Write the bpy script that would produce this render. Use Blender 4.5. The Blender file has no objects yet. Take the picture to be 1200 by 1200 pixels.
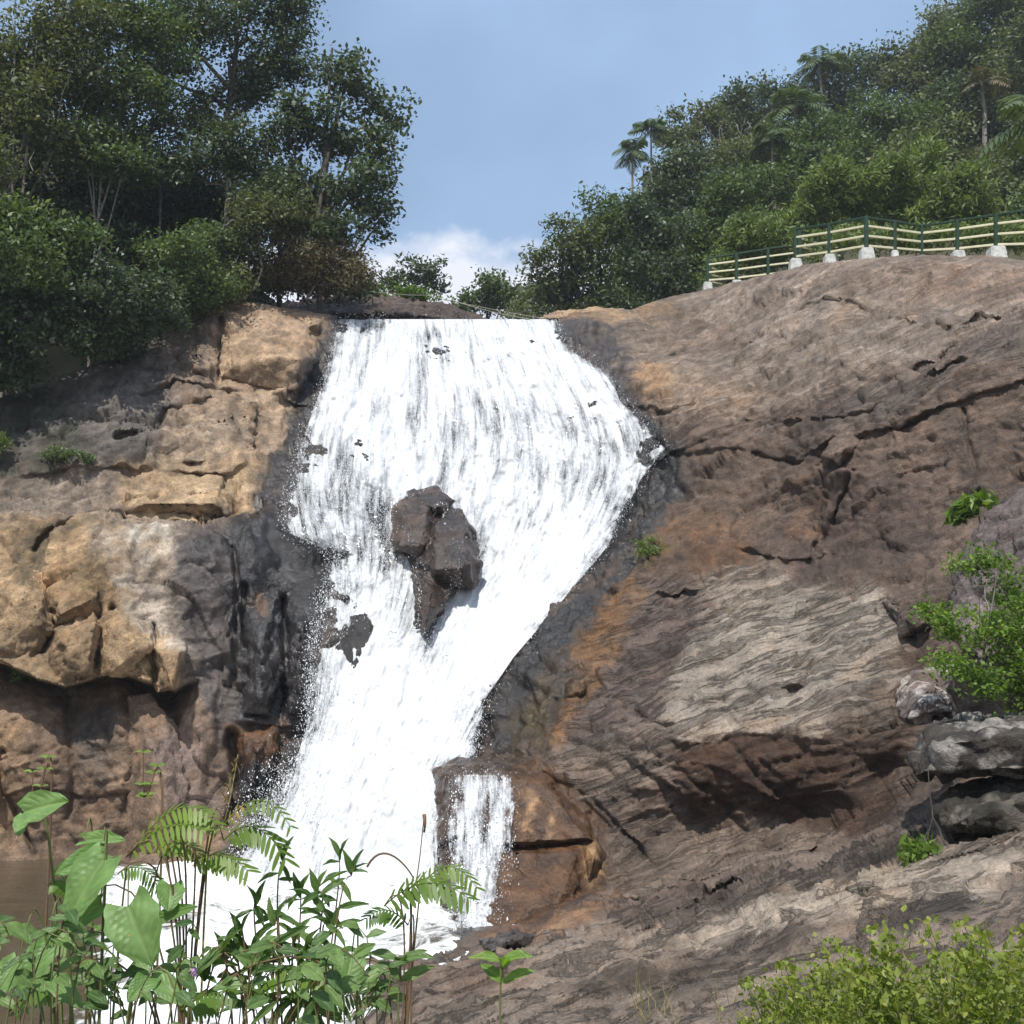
import bpy, bmesh, math
import numpy as np
from mathutils import Vector, Matrix

# ------------------------------------------------------------------ camera, sky, sun, exposure
F = 1286.8                     # focal length in pixels of a 1200 px frame (50 degrees)
PITCH = math.radians(8.83)
SP, CP = math.sin(PITCH), math.cos(PITCH)
SUN_EL, SUN_AZ = math.radians(60), math.radians(197)     # azimuth from +Y, clockwise (sun behind, a little left)

scene = bpy.context.scene
col = scene.collection
cam_d = bpy.data.cameras.new('camera'); cam = bpy.data.objects.new('camera', cam_d); col.objects.link(cam)
cam.rotation_euler = (math.radians(90) + PITCH, 0, 0)
cam_d.sensor_fit = 'HORIZONTAL'; cam_d.angle = 2 * math.atan(600 / F)
cam_d.clip_start = 0.05; cam_d.clip_end = 6000
scene.camera = cam

sdir = Vector((math.sin(SUN_AZ) * math.cos(SUN_EL), math.cos(SUN_AZ) * math.cos(SUN_EL), math.sin(SUN_EL)))
world = bpy.data.worlds.new('World'); scene.world = world; world.use_nodes = True
wn, wl = world.node_tree.nodes, world.node_tree.links
wn.clear()
w_out = wn.new('ShaderNodeOutputWorld'); w_bg = wn.new('ShaderNodeBackground')
w_sky = wn.new('ShaderNodeTexSky'); w_sky.sky_type = 'NISHITA'; w_sky.sun_disc = False
w_sky.sun_elevation = SUN_EL; w_sky.sun_rotation = SUN_AZ
w_sky.air_density = 1.0; w_sky.dust_density = 1.6; w_sky.ozone_density = 1.0
w_bg.inputs[1].default_value = 0.13
# clouds: a thin veil high up and small fair-weather cumulus low over the horizon
w_tc = wn.new('ShaderNodeTexCoord')
w_sep = wn.new('ShaderNodeSeparateXYZ'); wl.new(w_tc.outputs['Generated'], w_sep.inputs[0])
w_map = wn.new('ShaderNodeMapping'); w_map.inputs['Scale'].default_value = (1, 1, 1.5)
w_map.inputs['Location'].default_value = (0.42, 0.2, 0.02)
wl.new(w_tc.outputs['Generated'], w_map.inputs[0])
w_n1 = wn.new('ShaderNodeTexNoise'); w_n1.inputs['Scale'].default_value = 6.5; w_n1.inputs['Detail'].default_value = 9
w_n1.inputs['Roughness'].default_value = 0.55
wl.new(w_map.outputs[0], w_n1.inputs['Vector'])
w_band = wn.new('ShaderNodeMapRange'); w_band.inputs[1].default_value = 0.352; w_band.inputs[2].default_value = 0.43
w_band.inputs[3].default_value = 0.26; w_band.inputs[4].default_value = -0.26
wl.new(w_sep.outputs['Z'], w_band.inputs[0])
w_add = wn.new('ShaderNodeMath'); w_add.operation = 'ADD'
wl.new(w_n1.outputs[0], w_add.inputs[0]); wl.new(w_band.outputs[0], w_add.inputs[1])
w_cr = wn.new('ShaderNodeMapRange'); w_cr.inputs[1].default_value = 0.60; w_cr.inputs[2].default_value = 0.72
w_cr.inputs[4].default_value = 0.85
wl.new(w_add.outputs[0], w_cr.inputs[0])
w_n2 = wn.new('ShaderNodeTexNoise'); w_n2.inputs['Scale'].default_value = 2.6; w_n2.inputs['Detail'].default_value = 5
wl.new(w_map.outputs[0], w_n2.inputs['Vector'])
w_cr2 = wn.new('ShaderNodeMapRange'); w_cr2.inputs[1].default_value = 0.30; w_cr2.inputs[2].default_value = 0.70
w_cr2.inputs[3].default_value = 0.35; w_cr2.inputs[4].default_value = 0.85
wl.new(w_n2.outputs[0], w_cr2.inputs[0])
w_m2 = wn.new('ShaderNodeMixRGB'); w_m2.inputs[2].default_value = (3.3, 4.9, 7.2, 1)
wl.new(w_cr2.outputs[0], w_m2.inputs[0]); wl.new(w_sky.outputs[0], w_m2.inputs[1])
w_m1 = wn.new('ShaderNodeMixRGB'); w_m1.inputs[2].default_value = (7.4, 7.5, 8.1, 1)
wl.new(w_cr.outputs[0], w_m1.inputs[0]); wl.new(w_m2.outputs[0], w_m1.inputs[1])
wl.new(w_m1.outputs[0], w_bg.inputs[0]); wl.new(w_bg.outputs[0], w_out.inputs[0])

sun_d = bpy.data.lights.new('sun', 'SUN'); sun_d.energy = 5.0; sun_d.angle = math.radians(0.53); sun_d.color = (1, 0.965, 0.90)
sun = bpy.data.objects.new('sun', sun_d); col.objects.link(sun)
sun.rotation_euler = sdir.to_track_quat('Z', 'Y').to_euler(); sun.location = sdir * 60

vs = scene.view_settings
vs.view_transform = 'Standard'; vs.look = 'None'; vs.exposure = 0.08; vs.gamma = 1.0; vs.use_curve_mapping = False
scene.cycles.use_denoising = True
scene.cycles.max_bounces = 6; scene.cycles.diffuse_bounces = 3; scene.cycles.glossy_bounces = 2
scene.cycles.transmission_bounces = 3; scene.cycles.transparent_max_bounces = 12

# ------------------------------------------------------------------ helpers
rng = np.random.default_rng(11)

def ray(px, py):
    u = (np.asarray(px, float) - 600) / F; v = (600 - np.asarray(py, float)) / F
    return u, CP - v * SP, SP + v * CP

def at(px, py, D):
    """world point seen at a photo pixel, D metres ahead"""
    x, y, z = ray(px, py); s = D / y
    return np.stack([x * s, np.ones_like(x) * D, z * s], -1)

def V(px, py, D): return Vector(at(px, py, D).tolist())

def Dz(px, py, z):
    x, y, zz = ray(px, py); return z * y / zz

def proj(P):
    yc = P[:, 1] * CP + P[:, 2] * SP; zc = -P[:, 1] * SP + P[:, 2] * CP
    yc = np.maximum(yc, 0.1)
    return 600 + F * P[:, 0] / yc, 600 - F * zc / yc

_G = np.array([[1,1,0],[-1,1,0],[1,-1,0],[-1,-1,0],[1,0,1],[-1,0,1],[1,0,-1],[-1,0,-1],
               [0,1,1],[0,-1,1],[0,1,-1],[0,-1,-1],[1,1,0],[-1,1,0],[0,-1,1],[0,-1,-1]], np.float32)
_perm = np.random.default_rng(5).permutation(256).astype(np.int32); _perm = np.concatenate([_perm, _perm])

def noise(p):
    """gradient noise, about -1..1"""
    p = np.asarray(p, np.float32)
    i = np.floor(p); f = p - i; i = i.astype(np.int32) & 255
    w = f * f * f * (f * (f * 6 - 15) + 10)
    X, Y, Z = i[:, 0], i[:, 1], i[:, 2]
    A = [_perm[X], _perm[(X + 1) & 255]]
    B = [[_perm[A[a] + ((Y + b) & 255)] for b in (0, 1)] for a in (0, 1)]
    def g(a, b, c):
        h = _perm[B[a][b] + ((Z + c) & 255)] & 15; G = _G[h]
        return G[:, 0] * (f[:, 0] - a) + G[:, 1] * (f[:, 1] - b) + G[:, 2] * (f[:, 2] - c)
    def lx(b, c):
        q = g(0, b, c); return q + w[:, 0] * (g(1, b, c) - q)
    def ly(c):
        q = lx(0, c); return q + w[:, 1] * (lx(1, c) - q)
    q = ly(0)
    return q + w[:, 2] * (ly(1) - q)

def fbm(p, o=4, gain=0.5, lac=2.03):
    r = 0; a = 1.0; q = np.asarray(p, np.float32)
    for k in range(o):
        r = r + a * noise(q + 17.3 * k); q = q * lac; a *= gain
    return r

def sstep(a, b, x):
    t = np.clip((x - a) / (b - a), 0, 1); return t * t * (3 - 2 * t)

def make_mesh(name, verts, faces, mat=None, smooth=True):
    """verts (N,3); faces list of (M,k) arrays"""
    me = bpy.data.meshes.new(name)
    verts = np.asarray(verts, np.float32)
    me.vertices.add(len(verts)); me.vertices.foreach_set('co', verts.ravel())
    fl = [np.asarray(f, np.int32) for f in (faces if isinstance(faces, list) else [faces]) if len(f)]
    tot = sum(f.size for f in fl); n = sum(len(f) for f in fl)
    me.loops.add(tot); me.loops.foreach_set('vertex_index', np.concatenate([f.ravel() for f in fl]))
    me.polygons.add(n)
    ls = np.concatenate([np.full(len(f), f.shape[1], np.int32) for f in fl])
    me.polygons.foreach_set('loop_start', np.concatenate([[0], np.cumsum(ls)[:-1]]).astype(np.int32))
    me.update(calc_edges=True); me.validate()
    if smooth: me.polygons.foreach_set('use_smooth', np.ones(len(me.polygons), bool))
    if mat: me.materials.append(mat)
    return me

def attr_col(me, name, c):
    a = me.attributes.new(name, 'FLOAT_COLOR', 'POINT')
    c4 = np.ones((len(c), 4), np.float32); c4[:, :3] = c; a.data.foreach_set('color', c4.ravel())

def attr_f(me, name, v):
    a = me.attributes.new(name, 'FLOAT', 'POINT'); a.data.foreach_set('value', np.asarray(v, np.float32))

def obj(name, me, parent=None, label=None, cat=None, group=None, kind=None):
    o = bpy.data.objects.new(name, me); col.objects.link(o)
    if parent is not None: o.parent = parent
    if label: o['label'] = label
    if cat: o['category'] = cat
    if group: o['group'] = group
    if kind: o['kind'] = kind
    return o

def thing(name, loc, label, cat, group=None):
    o = obj(name, None, None, label, cat, group); o.location = loc
    o.empty_display_size = 0.2
    return o

def child(name, me, parent, kind=None, label=None):
    """part given in world coordinates"""
    o = obj(name, me, parent, label, None, None, kind)
    o.matrix_parent_inverse = Matrix.Translation(-parent.location)
    return o

def grid_faces(r, c):
    i = np.arange(r * c).reshape(r, c)
    return np.stack([i[:-1, :-1].ravel(), i[1:, :-1].ravel(), i[1:, 1:].ravel(), i[:-1, 1:].ravel()], -1)

def seg_dist(px, py, a, b):
    ax, ay = a; bx, by = b; dx, dy = bx - ax, by - ay
    t = np.clip(((px - ax) * dx + (py - ay) * dy) / (dx * dx + dy * dy + 1e-9), 0, 1)
    ex, ey = px - ax - t * dx, py - ay - t * dy
    return np.hypot(ex, ey), dx * (py - ay) - dy * (px - ax), t

def poly_sd(px, py, poly):
    """negative inside"""
    d = np.full(px.shape, 1e9); ins = np.zeros(px.shape, bool)
    n = len(poly)
    for k in range(n):
        a, b = poly[k], poly[(k + 1) % n]
        d = np.minimum(d, seg_dist(px, py, a, b)[0])
        if a[1] != b[1]:
            c = ((a[1] > py) != (b[1] > py)) & (px < (b[0] - a[0]) * (py - a[1]) / (b[1] - a[1]) + a[0])
            ins ^= c
    return np.where(ins, -d, d)

def tube_data(pts, radii, k=6):
    pts = np.asarray(pts, float); n = len(pts)
    t = np.gradient(pts, axis=0); t /= np.linalg.norm(t, axis=1)[:, None] + 1e-9
    ref = np.where(np.abs(t[:, 2:3]) > 0.9, [[1.0, 0, 0]], [[0, 0, 1.0]])
    a = np.cross(t, ref); a /= np.linalg.norm(a, axis=1)[:, None] + 1e-9
    b = np.cross(t, a)
    ang = np.linspace(0, 2 * math.pi, k, endpoint=False)
    ring = (a[:, None] * np.cos(ang)[None, :, None] + b[:, None] * np.sin(ang)[None, :, None]) * np.asarray(radii, float)[:, None, None]
    v = (pts[:, None] + ring).reshape(-1, 3)
    i = np.arange(n * k).reshape(n, k); j = np.roll(i, -1, 1)
    f = np.stack([i[:-1].ravel(), j[:-1].ravel(), j[1:].ravel(), i[1:].ravel()], -1)
    return v, f

class Geo:
    def __init__(s): s.v = []; s.f = []; s.n = 0
    def add(s, v, f):
        s.v.append(np.asarray(v, float)); s.f.append(np.asarray(f, int) + s.n); s.n += len(v)
    def tube(s, pts, radii, k=6): s.add(*tube_data(pts, radii, k))
    def mesh(s, name, mat, smooth=True):
        by = {}
        for f in s.f: by.setdefault(f.shape[1], []).append(f)
        return make_mesh(name, np.concatenate(s.v), [np.concatenate(x) for x in by.values()], mat, smooth)

def bend(a, b, sag=0.0, n=6, wob=0.0, r=None):
    a, b = np.asarray(a, float), np.asarray(b, float)
    t = np.linspace(0, 1, n)[:, None]
    p = a + (b - a) * t
    p[:, 2] += sag * 4 * (t * (1 - t))[:, 0]
    if wob: p[1:-1] += (r or rng).normal(0, wob, (n - 2, 3))
    return p

# ------------------------------------------------------------------ materials
def new_mat(name):
    m = bpy.data.materials.new(name); m.use_nodes = True
    nt = m.node_tree; nt.nodes.clear()
    out = nt.nodes.new('ShaderNodeOutputMaterial')
    return m, nt.nodes, nt.links, out

def N(nodes, t, **kw):
    n = nodes.new('ShaderNode' + t)
    for k, v in kw.items():
        if k.startswith('i_'):
            n.inputs[k[2:].replace('_', ' ')].default_value = v
        else: setattr(n, k, v)
    return n

def math_n(nodes, links, op, a, b=None, clamp=False):
    n = nodes.new('ShaderNodeMath'); n.operation = op; n.use_clamp = clamp
    for k, x in ((0, a), (1, b)):
        if x is None: continue
        if isinstance(x, (int, float)): n.inputs[k].default_value = x
        else: links.new(x, n.inputs[k])
    return n.outputs[0]

def rng_n(nodes, links, x, a, b, c=0.0, d=1.0):
    n = nodes.new('ShaderNodeMapRange'); links.new(x, n.inputs[0])
    for k, v in zip((1, 2, 3, 4), (a, b, c, d)): n.inputs[k].default_value = v
    return n.outputs[0]

def mix_n(nodes, links, typ, fac, a, b):
    n = nodes.new('ShaderNodeMixRGB'); n.blend_type = typ
    for k, x in ((0, fac), (1, a), (2, b)):
        if isinstance(x, (int, float)): n.inputs[k].default_value = x
        elif isinstance(x, tuple): n.inputs[k].default_value = x
        else: links.new(x, n.inputs[k])
    return n.outputs[0]

def rock_material():
    m, nd, lk, out = new_mat('rock')
    geo = N(nd, 'NewGeometry'); pos = geo.outputs['Position']
    ca = N(nd, 'Attribute', attribute_name='Col'); wet = N(nd, 'Attribute', attribute_name='wet').outputs['Fac']
    bandw = N(nd, 'Attribute', attribute_name='band').outputs['Fac']
    def nz(scale, detail, rough=0.55, vec=pos, dist=0.0):
        n = N(nd, 'TexNoise', i_Scale=scale, i_Detail=detail, i_Roughness=rough, i_Distortion=dist)
        lk.new(vec, n.inputs['Vector']); return n.outputs[0]
    mp = N(nd, 'Mapping'); wn_ = N(nd, 'TexNoise', i_Scale=0.55, i_Detail=2); lk.new(pos, wn_.inputs['Vector'])
    wa = N(nd, 'VectorMath'); wa.operation = 'MULTIPLY_ADD'; lk.new(wn_.outputs['Color'], wa.inputs[0]); wa.inputs[1].default_value = (0.0, 0.0, 1.1); lk.new(pos, wa.inputs[2])
    mr_ = N(nd, 'Mapping'); mr_.inputs['Rotation'].default_value = (math.radians(8), math.radians(19), 0); lk.new(wa.outputs[0], mr_.inputs[0])
    mp.inputs['Scale'].default_value = (0.32, 0.42, 3.4); lk.new(mr_.outputs[0], mp.inputs[0])
    band = nz(1.6, 7, 0.66, mp.outputs[0], 0.3)
    mv = N(nd, 'Mapping'); mv.inputs['Scale'].default_value = (2.6, 2.6, 0.35); lk.new(pos, mv.inputs[0])
    streak = nz(1.1, 4, 0.6, mv.outputs[0], 0.3)
    big = nz(0.45, 4, 0.6); mid = nz(2.6, 6, 0.68, pos, 0.4); fine = nz(21, 4, 0.7)
    c = ca.outputs['Color']
    v1 = rng_n(nd, lk, big, 0.3, 0.7, 0.66, 1.34); c = mix_n(nd, lk, 'MULTIPLY', 1.0, c, v1)
    v2 = rng_n(nd, lk, mid, 0.30, 0.70, 0.50, 1.50); c = mix_n(nd, lk, 'MULTIPLY', rng_n(nd, lk, bandw, 0, 1, 1.0, 0.5), c, v2)
    v3 = rng_n(nd, lk, fine, 0.30, 0.70, 0.6, 1.4); c = mix_n(nd, lk, 'MULTIPLY', 0.85, c, v3)
    vb = rng_n(nd, lk, band, 0.32, 0.68, 0.38, 1.55)
    bf = math_n(nd, lk, 'MULTIPLY', bandw, 0.95)
    c = mix_n(nd, lk, 'MULTIPLY', bf, c, vb)
    inv = math_n(nd, lk, 'SUBTRACT', 1.0, bandw, True)
    vs_ = rng_n(nd, lk, streak, 0.32, 0.68, 0.58, 1.36)
    c = mix_n(nd, lk, 'MULTIPLY', math_n(nd, lk, 'MULTIPLY', inv, 0.75), c, vs_)
    ln = rng_n(nd, lk, math_n(nd, lk, 'ABSOLUTE', math_n(nd, lk, 'SUBTRACT', band, 0.47)), 0.0, 0.028, 1.0, 0.0)
    ln = math_n(nd, lk, 'MULTIPLY', ln, rng_n(nd, lk, bandw, 0.15, 0.8, 0.10, 0.7))
    c = mix_n(nd, lk, 'MULTIPLY', ln, c, (0.42, 0.40, 0.38, 1))
    # warm iron tint drifting over the stone
    hue = nz(0.8, 4, 0.6, pos, 0.8)
    hf = rng_n(nd, lk, hue, 0.54, 0.7, 0.0, 0.32)
    c = mix_n(nd, lk, 'MULTIPLY', hf, c, (1.22, 0.90, 0.60, 1))
    cf = rng_n(nd, lk, hue, 0.45, 0.32, 0.0, 0.55)
    c = mix_n(nd, lk, 'MULTIPLY', cf, c, (0.86, 0.92, 1.0, 1))
    # pale lichen specks
    vo = N(nd, 'TexVoronoi', i_Scale=6.0, i_Randomness=1.0); lk.new(pos, vo.inputs['Vector'])
    sp = rng_n(nd, lk, vo.outputs['Distance'], 0.16, 0.06)
    patch = rng_n(nd, lk, big, 0.52, 0.62)
    dry = math_n(nd, lk, 'SUBTRACT', 1.0, wet, True)
    sp = math_n(nd, lk, 'MULTIPLY', math_n(nd, lk, 'MULTIPLY', sp, patch), math_n(nd, lk, 'MULTIPLY', dry, 0.45))
    c = mix_n(nd, lk, 'MIX', sp, c, (0.42, 0.40, 0.36, 1))
    p = N(nd, 'BsdfPrincipled'); lk.new(c, p.inputs['Base Color'])
    r0 = rng_n(nd, lk, mid, 0.3, 0.7, 0.72, 0.95)
    r1 = rng_n(nd, lk, mid, 0.3, 0.7, 0.10, 0.34)
    mr = N(nd, 'Mix'); mr.data_type = 'FLOAT'; lk.new(wet, mr.inputs[0]); lk.new(r0, mr.inputs[2]); lk.new(r1, mr.inputs[3])
    lk.new(mr.outputs[0], p.inputs['Roughness'])
    p.inputs['Specular IOR Level'].default_value = 0.4
    lk.new(math_n(nd, lk, 'MULTIPLY', wet, 0.45), p.inputs['Coat Weight']); p.inputs['Coat Roughness'].default_value = 0.16
    h = math_n(nd, lk, 'MULTIPLY', mid, 0.42)
    h = math_n(nd, lk, 'ADD', h, math_n(nd, lk, 'MULTIPLY', fine, 0.20))
    h = math_n(nd, lk, 'ADD', h, math_n(nd, lk, 'MULTIPLY', math_n(nd, lk, 'MULTIPLY', band, bandw), 0.9))
    h = math_n(nd, lk, 'ADD', h, math_n(nd, lk, 'MULTIPLY', streak, 0.25))
    h = math_n(nd, lk, 'SUBTRACT', h, math_n(nd, lk, 'MULTIPLY', ln, 0.22))
    b = N(nd, 'Bump', i_Strength=0.9, i_Distance=0.16); lk.new(h, b.inputs['Height'])
    lk.new(b.outputs[0], p.inputs['Normal']); lk.new(b.outputs[0], p.inputs['Coat Normal']); lk.new(p.outputs[0], out.inputs[0])
    return m

def leaf_material(name, c1, c2, c3=None, trans=0.35, rough=0.5):
    m, nd, lk, out = new_mat(name)
    t = N(nd, 'Attribute', attribute_name='tint').outputs['Fac']
    cr = N(nd, 'ValToRGB'); lk.new(t, cr.inputs[0])
    cr.color_ramp.elements[0].color = (*c1, 1); cr.color_ramp.elements[1].color = (*c2, 1)
    cr.color_ramp.elements[1].position = 0.85
    if c3:
        e = cr.color_ramp.elements.new(1.0); e.color = (*c3, 1)
    p = N(nd, 'BsdfPrincipled'); lk.new(cr.outputs[0], p.inputs['Base Color'])
    p.inputs['Roughness'].default_value = rough; p.inputs['Specular IOR Level'].default_value = 0.35
    tr = N(nd, 'BsdfTranslucent')
    tc = mix_n(nd, lk, 'MULTIPLY', 1.0, cr.outputs[0], (1.5, 1.55, 0.55, 1)); lk.new(tc, tr.inputs[0])
    mx = N(nd, 'MixShader'); mx.inputs[0].default_value = trans
    lk.new(p.outputs[0], mx.inputs[1]); lk.new(tr.outputs[0], mx.inputs[2]); lk.new(mx.outputs[0], out.inputs[0])
    return m

def bark_material(name, c1, c2):
    m, nd, lk, out = new_mat(name)
    geo = N(nd, 'NewGeometry')
    n = N(nd, 'TexNoise', i_Scale=7.0, i_Detail=6); lk.new(geo.outputs['Position'], n.inputs['Vector'])
    c = mix_n(nd, lk, 'MIX', rng_n(nd, lk, n.outputs[0], 0.35, 0.65), (*c1, 1), (*c2, 1))
    p = N(nd, 'BsdfPrincipled', i_Roughness=0.9); lk.new(c, p.inputs['Base Color'])
    b = N(nd, 'Bump', i_Strength=0.5, i_Distance=0.03); lk.new(n.outputs[0], b.inputs['Height']); lk.new(b.outputs[0], p.inputs['Normal'])
    lk.new(p.outputs[0], out.inputs[0]); return m

def plain_material(name, c, rough=0.7, var=0.2, scale=6.0, spec=0.3):
    m, nd, lk, out = new_mat(name)
    geo = N(nd, 'NewGeometry')
    n = N(nd, 'TexNoise', i_Scale=scale, i_Detail=7, i_Roughness=0.65); lk.new(geo.outputs['Position'], n.inputs['Vector'])
    k = rng_n(nd, lk, n.outputs[0], 0.3, 0.7, 1 - var, 1 + var)
    cc = mix_n(nd, lk, 'MULTIPLY', 1.0, (*c, 1), k)
    p = N(nd, 'BsdfPrincipled', i_Roughness=rough); p.inputs['Specular IOR Level'].default_value = spec
    lk.new(cc, p.inputs['Base Color']); lk.new(p.outputs[0], out.inputs[0]); return m

def foam_material():
    m, nd, lk, out = new_mat('falling_water')
    uv = N(nd, 'UVMap'); den = N(nd, 'Attribute', attribute_name='foam').outputs['Fac']
    geo = N(nd, 'NewGeometry')
    mp = N(nd, 'Mapping'); mp.inputs['Scale'].default_value = (44, 6, 1); lk.new(uv.outputs[0], mp.inputs[0])
    n1 = N(nd, 'TexNoise', i_Scale=1.0, i_Detail=8, i_Roughness=0.72, i_Distortion=0.35); lk.new(mp.outputs[0], n1.inputs['Vector'])
    n2 = N(nd, 'TexNoise', i_Scale=9.0, i_Detail=4, i_Roughness=0.7); lk.new(geo.outputs['Position'], n2.inputs['Vector'])
    s = math_n(nd, lk, 'ADD', math_n(nd, lk, 'MULTIPLY', n1.outputs[0], 0.8), math_n(nd, lk, 'MULTIPLY', n2.outputs[0], 0.2))
    # more water -> lower threshold
    sc_ = rng_n(nd, lk, s, 0.25, 0.75, -0.12, 1.12)
    th = math_n(nd, lk, 'ADD', sc_, math_n(nd, lk, 'SUBTRACT', den, 0.5))
    a = rng_n(nd, lk, th, 0.28, 0.80)
    p = N(nd, 'BsdfPrincipled', i_Roughness=0.4); p.inputs['Base Color'].default_value = (0.69, 0.705, 0.72, 1)
    p.inputs['Specular IOR Level'].default_value = 0.3
    tl = N(nd, 'BsdfTranslucent'); tl.inputs[0].default_value = (0.9, 0.93, 0.95, 1)
    mw = N(nd, 'MixShader'); mw.inputs[0].default_value = 0.18; lk.new(p.outputs[0], mw.inputs[1]); lk.new(tl.outputs[0], mw.inputs[2])
    b = N(nd, 'Bump', i_Strength=0.4, i_Distance=0.10); lk.new(s, b.inputs['Height']); lk.new(b.outputs[0], p.inputs['Normal'])
    t = N(nd, 'BsdfTransparent'); g = N(nd, 'BsdfGlossy', i_Roughness=0.15)
    mg = N(nd, 'MixShader'); mg.inputs[0].default_value = 0.04; lk.new(t.outputs[0], mg.inputs[1]); lk.new(g.outputs[0], mg.inputs[2])
    mx = N(nd, 'MixShader'); lk.new(a, mx.inputs[0]); lk.new(mg.outputs[0], mx.inputs[1]); lk.new(mw.outputs[0], mx.inputs[2])
    lk.new(mx.outputs[0], out.inputs[0]); return m

def pool_material():
    m, nd, lk, out = new_mat('pool_water')
    den = N(nd, 'Attribute', attribute_name='foam').outputs['Fac']
    geo = N(nd, 'NewGeometry')
    n = N(nd, 'TexNoise', i_Scale=1.6, i_Detail=9, i_Roughness=0.66, i_Distortion=1.2); lk.new(geo.outputs['Position'], n.inputs['Vector'])
    th = math_n(nd, lk, 'ADD', n.outputs[0], math_n(nd, lk, 'SUBTRACT', den, 0.5))
    a = rng_n(nd, lk, th, 0.46, 0.62)
    pw = N(nd, 'BsdfPrincipled', i_Roughness=0.08); pw.inputs['Base Color'].default_value = (0.075, 0.058, 0.036, 1)
    pf = N(nd, 'BsdfPrincipled', i_Roughness=0.5); pf.inputs['Base Color'].default_value = (0.86, 0.88, 0.87, 1)
    b = N(nd, 'Bump', i_Strength=0.5, i_Distance=0.1); lk.new(n.outputs[0], b.inputs['Height'])
    lk.new(b.outputs[0], pw.inputs['Normal']); lk.new(b.outputs[0], pf.inputs['Normal'])
    mx = N(nd, 'MixShader'); lk.new(a, mx.inputs[0]); lk.new(pw.outputs[0], mx.inputs[1]); lk.new(pf.outputs[0], mx.inputs[2])
    lk.new(mx.outputs[0], out.inputs[0]); return m

M_ROCK = rock_material()
M_FOAM = foam_material(); M_POOL = pool_material()
M_DROP = plain_material('water_droplets', (0.9, 0.915, 0.93), 0.3, 0.03)
M_SOIL = plain_material('forest_soil', (0.055, 0.05, 0.028), 0.95, 0.4, 1.5)
L_DARK = leaf_material('dark_foliage', (0.024, 0.040, 0.020), (0.098, 0.138, 0.070), (0.18, 0.21, 0.125), 0.25, 0.45)
L_MID = leaf_material('green_foliage', (0.034, 0.062, 0.020), (0.135, 0.19, 0.066), (0.23, 0.27, 0.115), 0.3, 0.5)
L_OLIVE = leaf_material('olive_foliage', (0.042, 0.056, 0.024), (0.16, 0.18, 0.078), (0.25, 0.25, 0.13), 0.3, 0.55)
L_BAMBOO = leaf_material('bamboo_foliage', (0.055, 0.09, 0.022), (0.19, 0.25, 0.07), (0.28, 0.31, 0.11), 0.35, 0.55)
L_BROWN = leaf_material('dry_foliage', (0.06, 0.05, 0.028), (0.16, 0.135, 0.075), (0.22, 0.18, 0.11), 0.25, 0.7)
L_BRIGHT = leaf_material('bright_foliage', (0.05, 0.095, 0.014), (0.16, 0.26, 0.035), (0.26, 0.31, 0.06), 0.4, 0.5)
L_WEED = leaf_material('weed_foliage', (0.09, 0.13, 0.02), (0.23, 0.28, 0.045), (0.34, 0.33, 0.09), 0.4, 0.5)
L_PALM = leaf_material('palm_foliage', (0.03, 0.055, 0.022), (0.12, 0.16, 0.065), (0.2, 0.22, 0.1), 0.3, 0.5)
B_DARK = bark_material('dark_bark', (0.05, 0.042, 0.034), (0.12, 0.10, 0.085))
B_PALE = bark_material('pale_bark', (0.12, 0.10, 0.085), (0.26, 0.23, 0.20))

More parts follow.
